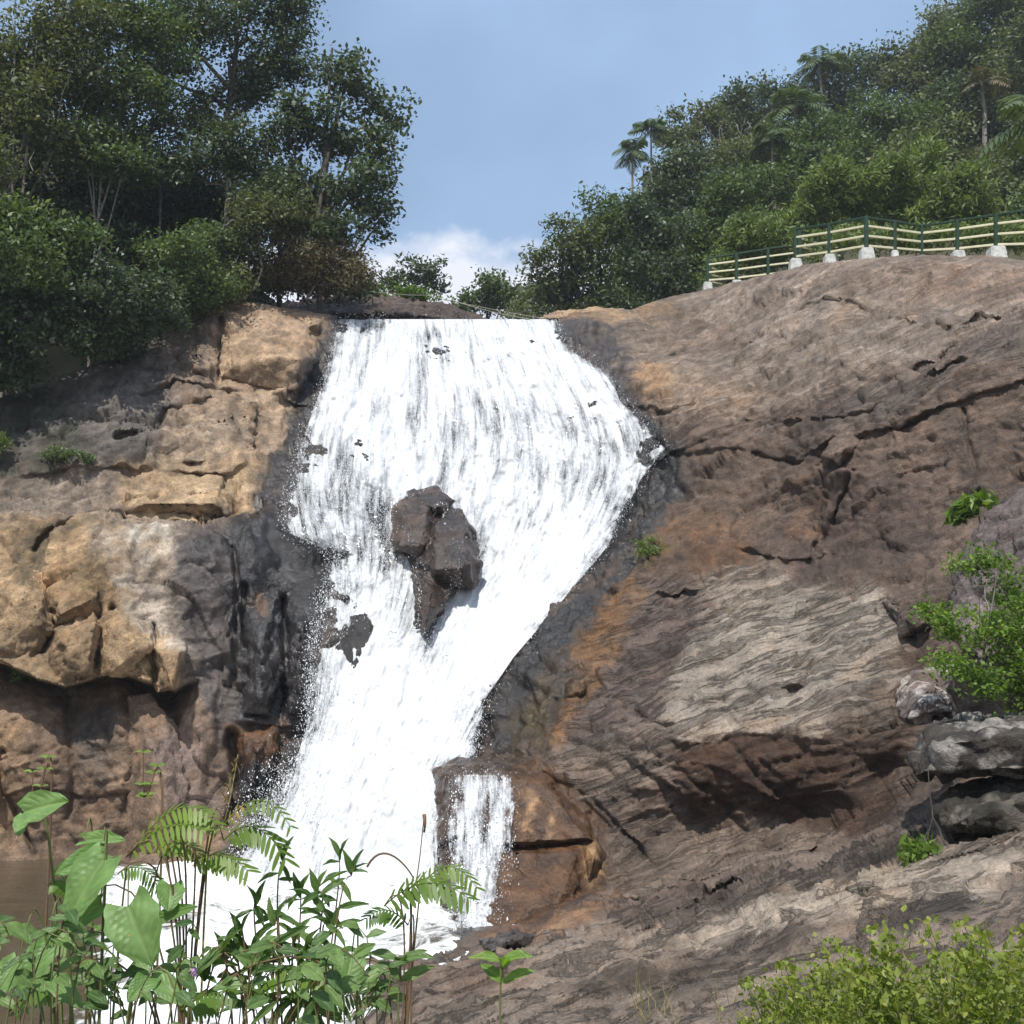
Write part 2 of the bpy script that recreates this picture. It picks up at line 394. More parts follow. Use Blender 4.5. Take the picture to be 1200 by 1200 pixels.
# ------------------------------------------------------------------ bedrock: one continuous rock mass
POOL_Z = -3.8
CTRL = [
 # falls
 (1640,300,27),(1640,400,20),(1640,500,16),(1640,640,12),(1640,800,9.5),(1640,950,8),(1640,1200,4.0),(1640,1290,3.1),(-420,500,28),(-420,620,25.5),(-420,800,23.8),(-420,1000,24),(-420,1200,15),(-420,1290,12),
 (400,376,36),(520,378,36),(650,376,36),(520,450,33.3),(450,460,33),(590,450,33.4),(560,520,31.3),(470,520,31),(640,500,31.8),(700,520,31.3),
 (600,580,29.8),(520,590,29.4),(420,560,29.4),(350,560,29.4),(500,680,27.6),(420,650,27.8),(600,680,27.6),(660,640,28.2),
 (480,780,25.9),(420,780,26.0),(560,770,26.1),(450,880,24.4),(400,880,24.5),(500,900,24),(420,980,23.2),(340,960,23.8),(480,1000,22.8),
 (330,1030,22.6),(480,1040,21.8),(300,1100,20.5),(450,1100,19.6),(200,1100,20.8),(200,1200,15.5),(350,1200,15.0),(0,1100,20.8),(0,1200,15),(-160,1100,20.5),(-160,1200,15),
 # right, skyline and upper slab
 (665,368,36.3),(740,358,38.5),(830,335,40.5),(930,312,34.5),(1000,302,32),(1100,299,31),(1200,303,30),(1360,300,28),
 (720,440,33),(800,420,33),(900,400,31),(1000,380,28.8),(1100,370,27),(1200,350,26),(1360,340,24),
 (780,530,29.5),(880,480,28.5),(1000,440,25.9),(1100,412,24.5),(1200,390,23.5),(1360,370,21),
 (780,600,28),(880,580,26.5),(1000,560,24.3),(1100,540,23),(1200,520,21.5),(1360,500,18),
 (760,680,26.0),(850,670,25.2),(950,690,23.5),(1040,680,22),(1120,640,21),(1200,640,19),(1360,640,15),
 (700,780,23.9),(780,800,22.3),(870,780,21.6),(960,780,20.3),(1040,780,19.4),(1120,780,18),(1200,780,16),(1360,800,12.5),
 (600,800,24.7),(580,860,24.0),(640,860,22.9),(690,820,23.0),
 (770,860,20.7),(870,868,19.4),(960,868,18.6),(1040,862,18.1),
 (640,920,21.6),(700,920,20.9),(620,1000,20.3),(700,980,20.2),(600,1082,18.4),(540,960,21.9),
 (800,930,19.9),(900,940,19.1),(1000,940,18.1),(1080,930,17.0),
 (720,1060,17.8),(800,1040,17.5),(900,1012,17.2),(1000,984,16.7),(1050,965,16.2),
 (750,1082,16.3),(850,1064,15.4),(960,1014,15),(1100,960,14),(1200,930,13.2),(1360,920,11.5),
 # foreground slabs
 (560,1108,16.6),(440,1132,15.5),(500,1200,12.2),(600,1150,13.3),(700,1112,14),(800,1082,13.4),(900,1052,12.8),(1000,1012,12.3),
 (1100,984,11.6),(1200,970,11.0),(1360,950,10),(700,1200,10.3),(850,1200,8.5),(1000,1200,7.1),(1200,1200,5.4),(1360,1200,4.7),
 (850,1130,10.9),(1000,1110,9.5),(1200,1080,8.1),(420,1290,10),(700,1290,7),(1000,1290,5),(1360,1290,3.6),(0,1290,12),(-160,1290,12),
 # left
 (385,372,35.6),(270,357,34.6),(370,450,32.8),(280,440,32.2),(360,540,30.2),(280,520,30.2),(200,480,30.3),(150,440,31),(100,480,29.8),(60,520,29),
 (200,560,28.9),(280,600,28.3),(120,590,28),(0,595,27.4),(0,470,30.5),(100,430,31.8),(200,392,33.4),(-160,490,29),(-160,600,26.5),
 (60,640,26.4),(150,640,26.5),(250,622,27.1),(330,622,27.6),(385,660,27.3),(0,690,25.6),(100,720,25.2),(200,720,25.6),(300,740,26),(360,760,26),
 (150,795,24.9),(60,795,24.8),(220,800,25.4),(300,850,25.2),(350,860,25.2),
 (0,800,24.8),(100,870,25.0),(200,870,25.0),(270,880,25.0),(0,900,24.8),(100,940,24.7),(200,950,24.5),(290,930,24.6),
 (0,1008,24.6),(100,1008,24.6),(200,1012,24.2),(-160,800,24),(-160,1000,24.2),
]
C = np.array(CTRL, float)
def tps_fit(xy, w, lam=2e-4):
    n = len(xy); d = np.linalg.norm(xy[:, None] - xy[None], axis=2)
    K = np.where(d > 0, d * d * np.log(d + 1e-12), 0) + lam * np.eye(n) * 10
    Pm = np.c_[np.ones(n), xy]
    A = np.zeros((n + 3, n + 3)); A[:n, :n] = K; A[:n, n:] = Pm; A[n:, :n] = Pm.T
    return np.linalg.solve(A, np.r_[w, 0, 0, 0])
_cxy = C[:, :2] / 300.0; _tps = tps_fit(_cxy, 1 / C[:, 2])
def tps_eval(px, py):
    q = np.stack([px, py], -1) / 300.0
    d = np.linalg.norm(q[:, None] - _cxy[None], axis=2)
    K = np.where(d > 0, d * d * np.log(d + 1e-12), 0)
    return K @ _tps[:-3] + _tps[-3] + q @ _tps[-2:]
# tabulate on a coarse lattice
LS = 6.0
_gx = np.arange(-470, 1691, LS); _gy = np.arange(250, 1331, LS)
_mx, _my = np.meshgrid(_gx, _gy)
_tab = np.concatenate([tps_eval(a, b) for a, b in zip(np.array_split(_mx.ravel(), 12), np.array_split(_my.ravel(), 12))]).reshape(_mx.shape)
def baseD(px, py):
    x = np.clip((np.asarray(px, float) + 470) / LS, 0, len(_gx) - 1.001); y = np.clip((np.asarray(py, float) - 250) / LS, 0, len(_gy) - 1.001)
    i = x.astype(int); j = y.astype(int); fx = x - i; fy = y - j
    w = (_tab[j, i] * (1 - fx) + _tab[j, i + 1] * fx) * (1 - fy) + (_tab[j + 1, i] * (1 - fx) + _tab[j + 1, i + 1] * fx) * fy
    return 1 / np.clip(w, 1 / 45, 1 / 3.0)

# ledges: (points left to right, step back below the line in m, decay px) ; cracks: (points, depth m, width px)
LEDGES = [
 ([(-160,760),(0,776),(52,800),(78,806),(104,796),(140,786),(165,800),(206,810),(232,796)], 2.0, 26),
 ([(-20,606),(70,596),(150,604),(230,606),(330,602)], -0.55, 60),
 ([(130,466),(200,446),(262,452),(330,462),(385,468)], 0.25, 26),
 ([(0,556),(90,545),(170,552),(260,560),(330,556)], 0.22, 22),
 ([(270,842),(330,848),(372,838)], 0.4, 24),
 ([(766,862),(800,872),(870,862),(930,868),(1000,872),(1050,858)], 0.16, 30),
 ([(655,720),(760,690),(870,672),(960,694),(1040,682)], -0.25, 40),
 ([(720,1072),(800,1052),(880,1030),(960,1000),(1060,962)], 0.5, 14),
 ([(430,1128),(560,1122),(640,1104),(740,1086),(820,1072)], -0.3, 30),
 ([(500,1192),(640,1160),(760,1138),(880,1096),(1000,1052),(1200,1012)], 0.22, 14),
 ([(740,1200),(860,1168),(980,1120),(1100,1090),(1240,1062)], 0.14, 10),
 ([(620,906),(680,930),(720,966),(760,990)], 0.3, 18),
 ([(640,1090),(720,1040),(780,1010)], 0.2, 14),
 ([(700,448),(730,470),(780,486),(840,470)], 0.25, 16),
 ([(740,420),(830,402),(900,392),(960,390)], 0.28, 12),
 ([(860,330),(960,322),(1080,328),(1200,322)], 0.2, 10),
 ([(900,362),(1000,352),(1075,378),(1110,374)], 0.3, 12),
 ([(980,392),(1040,398),(1110,380),(1200,360)], 0.3, 12),
 ([(650,560),(780,548),(830,520),(900,492),(1000,478),(1100,430),(1200,402)], 0.22, 30),
 ([(880,520),(960,528),(1010,524)], 0.25, 14),
 ([(940,530),(975,517),(1033,505),(1096,484),(1200,445),(1360,400)], 0.3, 24), ([(850,500),(920,478),(1000,451),(1060,424),(1117,392),(1200,355),(1360,330)], 0.2, 20),
 ([(905,440),(940,430),(967,426),(1000,430),(1040,440)], 0.3, 9), ([(815,450),(850,444),(890,448)], 0.25, 8), ([(960,400),(1010,410),(1075,428)], -0.2, 14), ([(780,400),(850,392),(930,404)], 0.22, 10),
 ([(690,410),(740,398),(800,404)], 0.22, 10), ([(1085,384),(1098,378),(1116,380)], 0.5, 7), ([(1080,600),(1120,592),(1160,575)], 0.25, 14), ([(1050,563),(1100,552),(1132,536)], 0.2, 12), ([(1075,590),(1120,598)], 0.25, 8),
 ([(840,996),(890,985),(933,993),(980,980),(1022,960)], 0.4, 12), ([(700,1112),(763,1089),(830,1058),(907,1025),(975,1000),(1040,983),(1093,961),(1130,950)], 0.6, 12),
 ([(760,1120),(805,1090),(912,1060),(1040,1040),(1136,1000),(1240,975)], 0.25, 12), ([(600,1145),(680,1128),(760,1120),(840,1100)], 0.25, 12), ([(480,1160),(560,1150),(640,1150),(720,1130)], 0.2, 10),
 ([(800,890),(850,905),(905,930),(950,960)], 0.22, 16), ([(880,880),(930,910),(985,945),(1020,965)], 0.22, 16), ([(720,880),(760,905),(800,935),(850,970)], 0.25, 16),
 ([(830,720),(880,705),(940,712),(1000,700)], 0.18, 9), ([(780,840),(840,826),(900,834),(960,815),(1040,820)], 0.18, 8), ([(870,780),(905,790),(945,770),(1000,765)], 0.22, 9), ([(690,760),(740,735),(800,728)], 0.2, 10), ([(650,830),(700,815),(750,822)], 0.2, 10),
 ([(700,700),(740,690),(790,700),(840,690)], 0.3, 14), ([(610,800),(650,815),(690,800)], 0.25, 14), ([(560,840),(600,830),(640,850)], 0.2, 14),
 ([(890,560),(960,548),(1040,560)], -0.2, 22),
 ([(850,640),(920,660),(1000,640),(1060,620)], 0.2, 20),
 ([(800,780),(880,760),(960,740),(1040,742)], 0.16, 10),
 ([(790,820),(880,806),(980,790),(1050,800)], 0.16, 9),
 ([(820,740),(900,718),(980,706)], 0.14, 9),
 ([(1030,700),(1060,720),(1075,745)], 0.4, 14),
]
CRACKS = [
 ([(258,378),(260,410),(255,445)], 0.4, 4), ([(330,372),(352,386),(375,392)], 0.25, 3),
 ([(200,480),(240,476),(268,460)], 0.22, 3), ([(140,520),(180,512),(195,480)], 0.35, 5),
 ([(40,640),(90,600),(150,604),(300,608)], 0.3, 4), ([(285,690),(290,760),(330,800)], 0.35, 4),
 ([(330,700),(336,790),(330,840)], 0.35, 4), ([(272,640),(280,700),(272,800)], 0.2, 3),
 ([(110,690),(122,740),(112,790)], 0.3, 4), ([(133,715),(140,760),(130,790)], 0.3, 4),
 ([(178,735),(184,765),(180,805)], 0.3, 4), ([(60,690),(58,730),(40,770)], 0.3, 4),
 ([(160,830),(175,900),(195,950)], 0.22, 4), ([(272,860),(280,910),(265,960)], 0.5, 6),
 ([(0,880),(20,950),(40,1000)], 0.2, 3), ([(80,830),(90,900),(75,960)], 0.18, 4),
 ([(640,910),(690,930),(725,965),(760,1000)], 0.2, 3),
 ([(765,520),(800,545),(870,530)], 0.2, 4),
 ([(1005,555),(985,590),(955,640)], 0.22, 3), ([(960,540),(962,600),(950,660)], 0.16, 3),
 ([(1130,480),(1150,560),(1130,600)], 0.18, 3), ([(880,530),(935,536)], 0.3, 3),
 ([(745,832),(765,850),(790,850)], 0.3, 4), ([(790,900),(830,930),(900,1000)], 0.14, 4),
 ([(690,950),(650,1010),(590,1030)], 0.15, 3), ([(850,870),(930,940),(1000,980)], 0.12, 5),
 ([(560,1120),(640,1140),(700,1130)], 0.2, 3), ([(640,830),(690,760),(720,700)], 0.15, 5),
]
SKY = np.array([(-460,520),(0,466),(100,430),(200,390),(258,356),(300,352),(390,370),(402,377),(655,377),(668,368),(700,364),(740,360),
                (790,346),(830,337),(880,326),(940,311),(1000,303),(1060,299),(1130,300),(1200,304),(1680,300)], float)
def skyline(px): return np.interp(px, SKY[:, 0], SKY[:, 1])

def features(px, py, nx, ny):
    """depth offsets from ledges and cracks"""
    qx = px + nx * 0.55; qy = py + ny * 0.55
    dD = np.zeros(px.shape)
    for pts, h, dec in LEDGES:
        if dec <= 10: h = h * 0.6
        xs = np.array([p[0] for p in pts], float); ys = np.array([p[1] for p in pts], float)
        end = sstep(xs[0] - 5, xs[0] + 40, qx) * sstep(xs[-1] + 5, xs[-1] - 40, qx) if xs[-1] - xs[0] > 100 else sstep(xs[0] - 2, xs[0] + 10, qx) * sstep(xs[-1] + 2, xs[-1] - 10, qx)
        s = qy - np.interp(qx, xs, ys)
        if h < 1.5 and h > 0: end = end * np.clip(0.55 + 1.1 * noise(np.stack([qx / 55, qy * 0 + ys[0] * 0.37, qx * 0 + xs[0] * 0.11], -1)), 0.05, 1.2)
        dD += h * end * sstep(-1.5, 2.5, s) * np.exp(-np.maximum(s, 0) / dec)
        dD -= 0.22 * h * end * sstep(1.5, -2.5, s) * np.exp(np.minimum(s, 0) / dec)
    for pts, h, w in CRACKS:
        pa = np.array(pts, float)
        box = (qx > pa[:, 0].min() - 25) & (qx < pa[:, 0].max() + 25) & (qy > pa[:, 1].min() - 25) & (qy < pa[:, 1].max() + 25)
        if not box.any(): continue
        bx, by = qx[box], qy[box]; d = np.full(bx.shape, 1e9)
        for a, b in zip(pts[:-1], pts[1:]): d = np.minimum(d, seg_dist(bx, by, a, b)[0])
        dD[box] += h * np.exp(-(d / w) ** 2)
    return dD

# stone colour in patches; one slab also has its sunlit brightness painted in
def S(r, g, b):     # sRGB 0-255 -> linear
    c = np.array([r, g, b]) / 255.0
    return np.where(c <= 0.04045, c / 12.92, ((c + 0.055) / 1.055) ** 2.4)
# (polygon, colour, feather px, opacity, wetness, banding)
PATCH = [
 ([(-460,340),(420,340),(420,620),(330,640),(330,1020),(-460,1020)], S(132,116,104), 20, 1, 0, 0),
 ([(250,350),(395,362),(392,400),(352,440),(338,520),(300,600),(190,600),(190,500),(250,450)], S(166,143,122), 12, 1, 0, 0),
 ([(262,395),(362,392),(350,436),(300,446),(262,440)], S(176,148,120), 16, 0.7, 0, 0),
 ([(60,400),(190,395),(196,470),(170,545),(40,548),(-30,500)], S(96,90,86), 14, 1, 0, 0),
 ([(90,440),(190,430),(186,520),(120,520)], S(128,120,114), 20, 0.6, 0, 0),
 ([(-460,470),(60,440),(110,520),(60,560),(-460,560)], S(70,70,60), 16, 0.9, 0, 0),
 ([(140,545),(330,545),(320,606),(140,604)], S(172,148,118), 10, 0.9, 0, 0),
 ([(200,490),(290,485),(285,545),(190,550)], S(162,145,127), 14, 0.7, 0, 0),
 ([(272,460),(285,462),(280,520),(268,520)], S(88,74,62), 6, 0.8, 0, 0), ([(296,470),(304,470),(302,520),(294,520)], S(88,74,62), 6, 0.8, 0, 0),
 ([(-460,560),(80,552),(140,560),(140,610),(-460,660)], S(140,126,114), 12, 0.9, 0, 0),
 ([(-460,640),(30,610),(110,600),(200,640),(150,690),(215,760),(215,815),(-460,800)], S(162,136,106), 14, 1, 0, 0),
 ([(110,606),(200,610),(225,660),(200,700),(150,690),(110,650)], S(158,146,134), 16, 0.85, 0, 0),
 ([(130,670),(180,680),(222,740),(220,765),(186,762),(150,720)], S(196,184,172), 8, 0.75, 0, 0),
 ([(150,620),(190,615),(210,640),(190,655),(160,650)], S(214,206,196), 7, 0.6, 0, 0),
 ([(5,620),(80,600),(110,612),(60,640),(40,690),(10,670)], S(74,64,44), 8, 0.85, 0.2, 0),
 ([(85,660),(115,640),(125,720),(100,700)], S(104,88,52), 10, 0.5, 0, 0),
 ([(215,615),(280,612),(285,700),(272,880),(232,830),(220,760),(205,690)], S(84,76,74), 12, 1, 0.6, 0),
 ([(262,606),(340,602),(402,650),(385,720),(368,800),(372,900),(300,960),(262,900),(275,800),(270,700)], S(46,42,42), 10, 1, 1, 0),
 ([(268,848),(330,845),(322,890),(280,900)], S(110,76,46), 8, 0.85, 0.8, 0),
 ([(296,690),(312,688),(314,720),(298,722)], S(120,88,62), 5, 0.7, 0.6, 0),
 ([(390,366),(415,372),(362,540),(345,620),(290,608),(330,520),(352,440),(374,400)], S(52,44,40), 7, 1, 0.9, 0),
 ([(-460,800),(60,812),(220,815),(270,880),(262,1015),(-460,1015)], S(128,107,90), 12, 1, 0, 0),
 ([(-460,820),(30,850),(40,960),(0,1000),(-460,1000)], S(156,128,98), 16, 0.7, 0, 0),
 ([(60,815),(140,820),(150,870),(120,900),(80,860)], S(74,66,60), 12, 0.9, 0.5, 0),
 ([(170,860),(240,850),(262,900),(250,960),(200,960)], S(128,112,106), 14, 0.8, 0.2, 0),
 # under and beside the falls
 ([(395,372),(655,372),(735,450),(785,520),(740,640),(600,770),(560,880),(600,1090),(150,1220),(250,1010),(300,940),(372,850),(395,660),(330,610),(350,540)], S(50,44,40), 10, 1, 1, 0),
 # right
 ([(655,330),(1680,290),(1680,1300),(420,1300),(600,1080),(560,880),(600,770),(740,640),(785,520),(735,450)], S(122,104,94), 14, 1, 0, 0.55),
 ([(660,360),(830,330),(1000,296),(1680,290),(1680,360),(1200,370),(1000,440),(800,500),(740,450)], S(158,142,130), 14, 1, 0, 0.38),
 ([(630,370),(700,358),(800,345),(780,372),(690,385)], S(170,138,104), 8, 0.8, 0, 0.2),
 ([(960,310),(1200,310),(1680,310),(1680,345),(1080,350)], S(162,136,120), 14, 0.6, 0, 0.4),
 ([(652,376),(700,374),(735,400),(740,452),(705,440),(660,405)], S(72,62,58), 10, 0.95, 0.6, 0.2),
 ([(745,380),(850,372),(880,410),(790,430)], S(126,106,92), 16, 0.7, 0, 0.4),
 ([(744,432),(792,434),(788,470),(752,474)], S(206,166,128), 6, 0.85, 0, 0),
 ([(800,440),(900,440),(880,480),(800,500),(770,480)], S(160,138,120), 14, 0.7, 0, 0.4),
 ([(1000,450),(1200,380),(1680,370),(1680,420),(1200,430),(1010,500),(900,540)], S(126,114,106), 12, 0.8, 0, 0.5),
 ([(770,560),(880,500),(1000,500),(1200,440),(1680,430),(1680,700),(1060,700),(960,690),(760,680)], S(116,98,86), 12, 0.95, 0, 0.1),
 ([(880,640),(1000,560),(1100,560),(1090,640),(960,690)], S(96,80,74), 20, 0.7, 0, 0.1),
 ([(740,600),(880,600),(880,670),(760,670)], S(120,90,66), 14, 0.7, 0, 0.1),
 ([(800,640),(870,625),(880,660),(820,680)], S(132,98,72), 12, 0.5, 0, 0),
 ([(930,580),(960,575),(955,620),(925,625)], S(140,100,70), 10, 0.5, 0, 0),
 ([(640,700),(760,680),(880,690),(840,780),(760,850),(660,900),(640,860),(690,780)], S(108,94,88), 12, 0.9, 0, 0.8),
 ([(770,840),(800,760),(860,690),(1040,690),(1056,780),(1040,862),(930,866),(870,860),(800,872)], S(170,158,147), 10, 1, 0, 1.0),  # banded slab, its colour lightened to paint in the sun on its up-facing surface
 ([(810,670),(900,670),(960,692),(870,720),(820,700)], S(170,156,144), 10, 0.8, 0, 0.8),
 ([(790,872),(870,862),(1000,870),(1056,860),(1052,960),(1000,980),(880,1000),(800,950)], S(88,67,54), 9, 1, 0, 0.35),
 ([(960,820),(1040,800),(1056,940),(1000,930)], S(112,94,84), 12, 0.7, 0, 0.4),
 ([(650,880),(770,850),(800,880),(720,960),(640,920)], S(136,122,112), 12, 0.9, 0, 0.9),
 ([(690,960),(800,950),(1000,980),(960,1010),(800,1050),(700,1080),(680,1040)], S(140,124,112), 10, 0.9, 0, 0.6),
 ([(725,462),(790,515),(815,545),(760,640),(735,700),(690,700),(600,775),(565,830),(570,895),(640,890),(690,760),(730,650),(765,540)], S(44,39,36), 9, 1, 0.9, 0.1),
 ([(565,800),(620,770),(670,770),(660,840),(630,895),(575,890)], S(84,66,44), 9, 0.9, 0.7, 0),
 ([(600,810),(640,800),(630,860),(600,870)], S(96,84,46), 12, 0.6, 0.5, 0),
 ([(700,700),(745,660),(752,690),(722,760),(690,820),(650,880),(640,870),(672,790)], S(146,106,64), 10, 0.85, 0.3, 0.4),
 ([(735,650),(700,690),(640,735),(600,775),(568,830),(563,890),(590,897),(588,845),(626,792),(676,742),(732,684),(752,640)], S(46,42,40), 9, 0.97, 0.9, 0.1),
 ([(742,640),(772,625),(782,650),(752,662)], S(120,108,40), 8, 0.6, 0, 0),
 ([(505,885),(640,890),(720,960),(706,1050),(640,1090),(570,1092),(510,1050)], S(104,74,48), 8, 1, 0.7, 0),
 ([(505,885),(600,888),(580,1040),(505,1040)], S(84,66,52), 8, 0.9, 1, 0),
 ([(590,990),(690,985),(690,1060),(590,1080)], S(112,78,48), 10, 0.8, 0.6, 0),
 ([(610,928),(622,930),(624,975),(612,970)], S(200,160,120), 4, 0.75, 0.2, 0), ([(640,950),(650,948),(650,985),(642,985)], S(200,160,120), 4, 0.7, 0.2, 0),
 ([(684,985),(700,985),(708,1020),(688,1034)], S(206,166,122), 5, 0.9, 0, 0),
 ([(560,1100),(640,1090),(720,1060),(740,1070),(640,1104),(600,1116)], S(160,120,84), 7, 0.8, 0.2, 0.2),
 # foreground slabs
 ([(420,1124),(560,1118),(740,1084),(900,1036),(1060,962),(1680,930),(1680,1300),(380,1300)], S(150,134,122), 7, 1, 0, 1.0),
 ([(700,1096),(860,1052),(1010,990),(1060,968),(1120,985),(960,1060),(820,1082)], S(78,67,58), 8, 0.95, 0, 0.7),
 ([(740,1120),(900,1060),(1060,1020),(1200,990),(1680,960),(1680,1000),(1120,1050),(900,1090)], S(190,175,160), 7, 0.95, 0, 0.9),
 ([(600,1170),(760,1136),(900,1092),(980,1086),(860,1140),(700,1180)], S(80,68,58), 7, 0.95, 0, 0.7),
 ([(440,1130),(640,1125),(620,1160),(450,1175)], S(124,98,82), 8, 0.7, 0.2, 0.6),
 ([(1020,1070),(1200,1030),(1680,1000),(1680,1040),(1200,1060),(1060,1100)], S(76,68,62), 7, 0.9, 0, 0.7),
]
def stone_colour(px, py, nx, ny, P):
    c = np.tile(S(122,106,96), (len(px), 1)); wet = np.zeros(len(px)); band = np.full(len(px), 0.4)
    h1, h2 = fbm(P * 4.5 + 2, 3, 0.6), fbm(P * 4.5 + 52, 3, 0.6)
    qx, qy = px + 1.5 * nx + 7 * h1, py + 1.5 * ny + 7 * h2
    sp_ = [fbm(P * 1.7 + 7 * k_, 3, 0.6) for k_ in range(4)]; ip = 0
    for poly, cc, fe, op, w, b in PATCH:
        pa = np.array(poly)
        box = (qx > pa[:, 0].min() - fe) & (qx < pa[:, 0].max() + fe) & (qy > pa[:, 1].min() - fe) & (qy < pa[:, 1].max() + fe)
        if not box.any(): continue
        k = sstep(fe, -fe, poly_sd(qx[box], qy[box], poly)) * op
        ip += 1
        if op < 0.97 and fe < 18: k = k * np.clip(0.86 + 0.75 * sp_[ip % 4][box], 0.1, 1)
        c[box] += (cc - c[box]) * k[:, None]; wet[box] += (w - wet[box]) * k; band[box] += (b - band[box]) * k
    k = 0.55 + 0.20 * sstep(420, 360, px)
    return c * k[:, None] * np.array([1.02, 1.0, 0.94]), wet, band

def facets(P, scale, tilt, seed):
    """broken planar facets: every cell of a jittered lattice is a tilted plane"""
    q = P * scale; b = np.floor(q).astype(np.int32); best = np.full(len(q), 1e9, np.float32); hh = np.zeros(len(q), np.float32)
    for dx in (-1, 0, 1):
        for dy in (-1, 0, 1):
            for dz in (-1, 0, 1):
                c = b + np.array([dx, dy, dz]); k = _perm[(c[:, 0] + seed) & 255]; k = _perm[k + (c[:, 1] & 255)]; k = _perm[k + (c[:, 2] & 255)]
                j = _FJ[k]; d = (q - (c + j[:, :3])).astype(np.float32); dd = (d * d).sum(1); m = dd < best
                best[m] = dd[m]; hh[m] = (d[m] * j[m, 3:6]).sum(1) + j[m, 6]
    return hh * tilt
_FJ = np.random.default_rng(21).uniform(0, 1, (256, 7)).astype(np.float32); _FJ[:, 3:6] = _FJ[:, 3:6] * 2 - 1; _FJ[:, 6] = (_FJ[:, 6] - 0.5) * 0.8

def rock_relief(P, band, left):
    """height of natural relief along the normal, metres"""
    calm = 1 - 0.55 * np.clip(band - 0.6, 0, 0.4) / 0.4
    n0 = fbm(P * 0.32, 3) * 0.30 * calm
    n1 = fbm(P * 1.15 + 9, 4, 0.52) * 0.13 * calm
    # layered bedding dipping to the left
    bd = P @ np.array([[0.95, 0.0, 0.30], [0.05, 0.94, 0.10], [-0.31, -0.14, 0.94]]).T
    wv = noise(P * 0.5 + 3) * 0.6 + noise(P * 1.7) * 0.12
    s = bd[:, 2] * 1.9 + wv * 1.3
    fr = s - np.floor(s)
    saw = (fr ** 3) * (0.5 + 0.5 * noise(np.stack([bd[:, 0] * 0.5, bd[:, 1] * 0.5, np.floor(s)], -1)))
    s2 = bd[:, 2] * 6.5 + wv * 4.0 + noise(P * 2.1) * 0.35
    fr2 = s2 - np.floor(s2)
    saw2 = fr2 ** 2 * (0.4 + 0.6 * noise(np.stack([bd[:, 0] * 0.9, bd[:, 1] * 0.9, np.floor(s2) * 1.7], -1)))
    an = fbm(np.stack([bd[:, 0] * 0.7, bd[:, 1] * 0.7, bd[:, 2] * 4.2], -1), 3) * 0.05
    lay = saw * 0.26 + saw2 * 0.11 + an
    # blocky joints on the massive parts
    q = P + np.stack([noise(P * 0.9), noise(P * 0.9 + 31), noise(P * 0.9 + 57)], -1) * 0.25
    cs = np.array([0.30, 0.30, 0.42]); cell = np.floor(q * cs); h = noise(cell * 1.37 + 0.5) * 0.30
    ff = q * cs - cell
    joint = np.minimum(np.minimum(ff[:, 0], 1 - ff[:, 0]), np.minimum(ff[:, 2], 1 - ff[:, 2]))
    dg = P @ np.array([0.75, 0.1, 0.55]) * 1.6 + noise(P * 0.8 + 12) * 1.1; dg = dg - np.floor(dg)
    blk = h - 0.06 * sstep(0.025, 0.0, joint) + 0.10 * dg ** 1.6 * np.clip(noise(P * 0.5 + 33) * 2, 0, 1)
    rg = (1 - np.abs(noise(P * 2.3 + 70))) ** 3 * -0.06 + fbm(P * 4.3 + 11, 2, 0.6) * 0.035 - (1 - np.abs(noise(P * np.array([0.6, 0.6, 1.6]) + 20))) ** 14 * 0.13 * np.clip(band + 0.12, 0, 1) - (1 - np.abs(noise(bd * np.array([0.5, 0.5, 3.2]) + 61))) ** 9 * 0.10 * np.clip(band + 0.2, 0, 1)
    wp = P + np.stack([noise(P * 1.3 + 3), noise(P * 1.3 + 13), noise(P * 1.3 + 23)], -1) * 0.22
    wb_ = bd + np.stack([noise(P * 1.3 + 3), noise(P * 1.3 + 13), noise(P * 1.3 + 23)], -1) * 0.16
    fa = facets(wp, np.array([0.55, 0.5, 0.62]), 0.17, 3) * (1 - 0.6 * band) + facets(wb_, np.array([0.8, 0.8, 2.6]), 0.085, 9) * (0.35 + 0.65 * band) + facets(wp, np.array([2.0, 1.8, 2.3]), 0.045, 17)
    n1 = n1 * 0.6
    return n0 + n1 + rg + fa + lay * band + blk * np.clip(1 - band, 0, 1) * left

# the grid: rows from the skyline to below the frame, columns across and beyond it
xs = np.concatenate([np.arange(-440, -12, 7.0), np.arange(-12, 1214, 2.05), np.arange(1216, 1660, 7.0)]); rows = 455
t = np.linspace(0, 1, rows)
GX, GT = np.meshgrid(xs, t); GY = skyline(GX) + GT * (1292 - skyline(GX))
px, py = GX.ravel(), GY.ravel()
w1 = at(px, py, baseD(px, py))
nx = noise(w1 * 1.1) * 7 + noise(w1 * 3.1 + 5) * 3.5; ny = noise(w1 * 1.1 + 40) * 7 + noise(w1 * 3.1 + 45) * 3.5
edge = sstep(0, 25, py - skyline(px)); nx *= edge; ny *= edge
D = baseD(px, py) + features(px, py, nx, ny) * np.clip(baseD(px, py) / 22, 0.55, 1.3)
P0 = at(px, py, D)
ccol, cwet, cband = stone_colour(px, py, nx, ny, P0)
Pg = at(px, py, baseD(px, py)).reshape(rows, len(xs), 3)
def blur(a, ax_, n_=14):
    c = np.cumsum(np.concatenate([np.repeat(np.take(a, [0], ax_), n_, ax_), a, np.repeat(np.take(a, [-1], ax_), n_ + 1, ax_)], ax_), ax_)
    m_ = a.shape[ax_]; return (np.take(c, range(2 * n_ + 1, 2 * n_ + 1 + m_), ax_) - np.take(c, range(0, m_), ax_)) / (2 * n_ + 1)
dr = np.gradient(Pg, axis=0); dc = np.gradient(Pg, axis=1)
dr = blur(blur(dr, 0), 1); dc = blur(blur(dc, 0), 1)
nrm = np.cross(dr, dc).reshape(-1, 3); nrm /= np.linalg.norm(nrm, axis=1)[:, None]
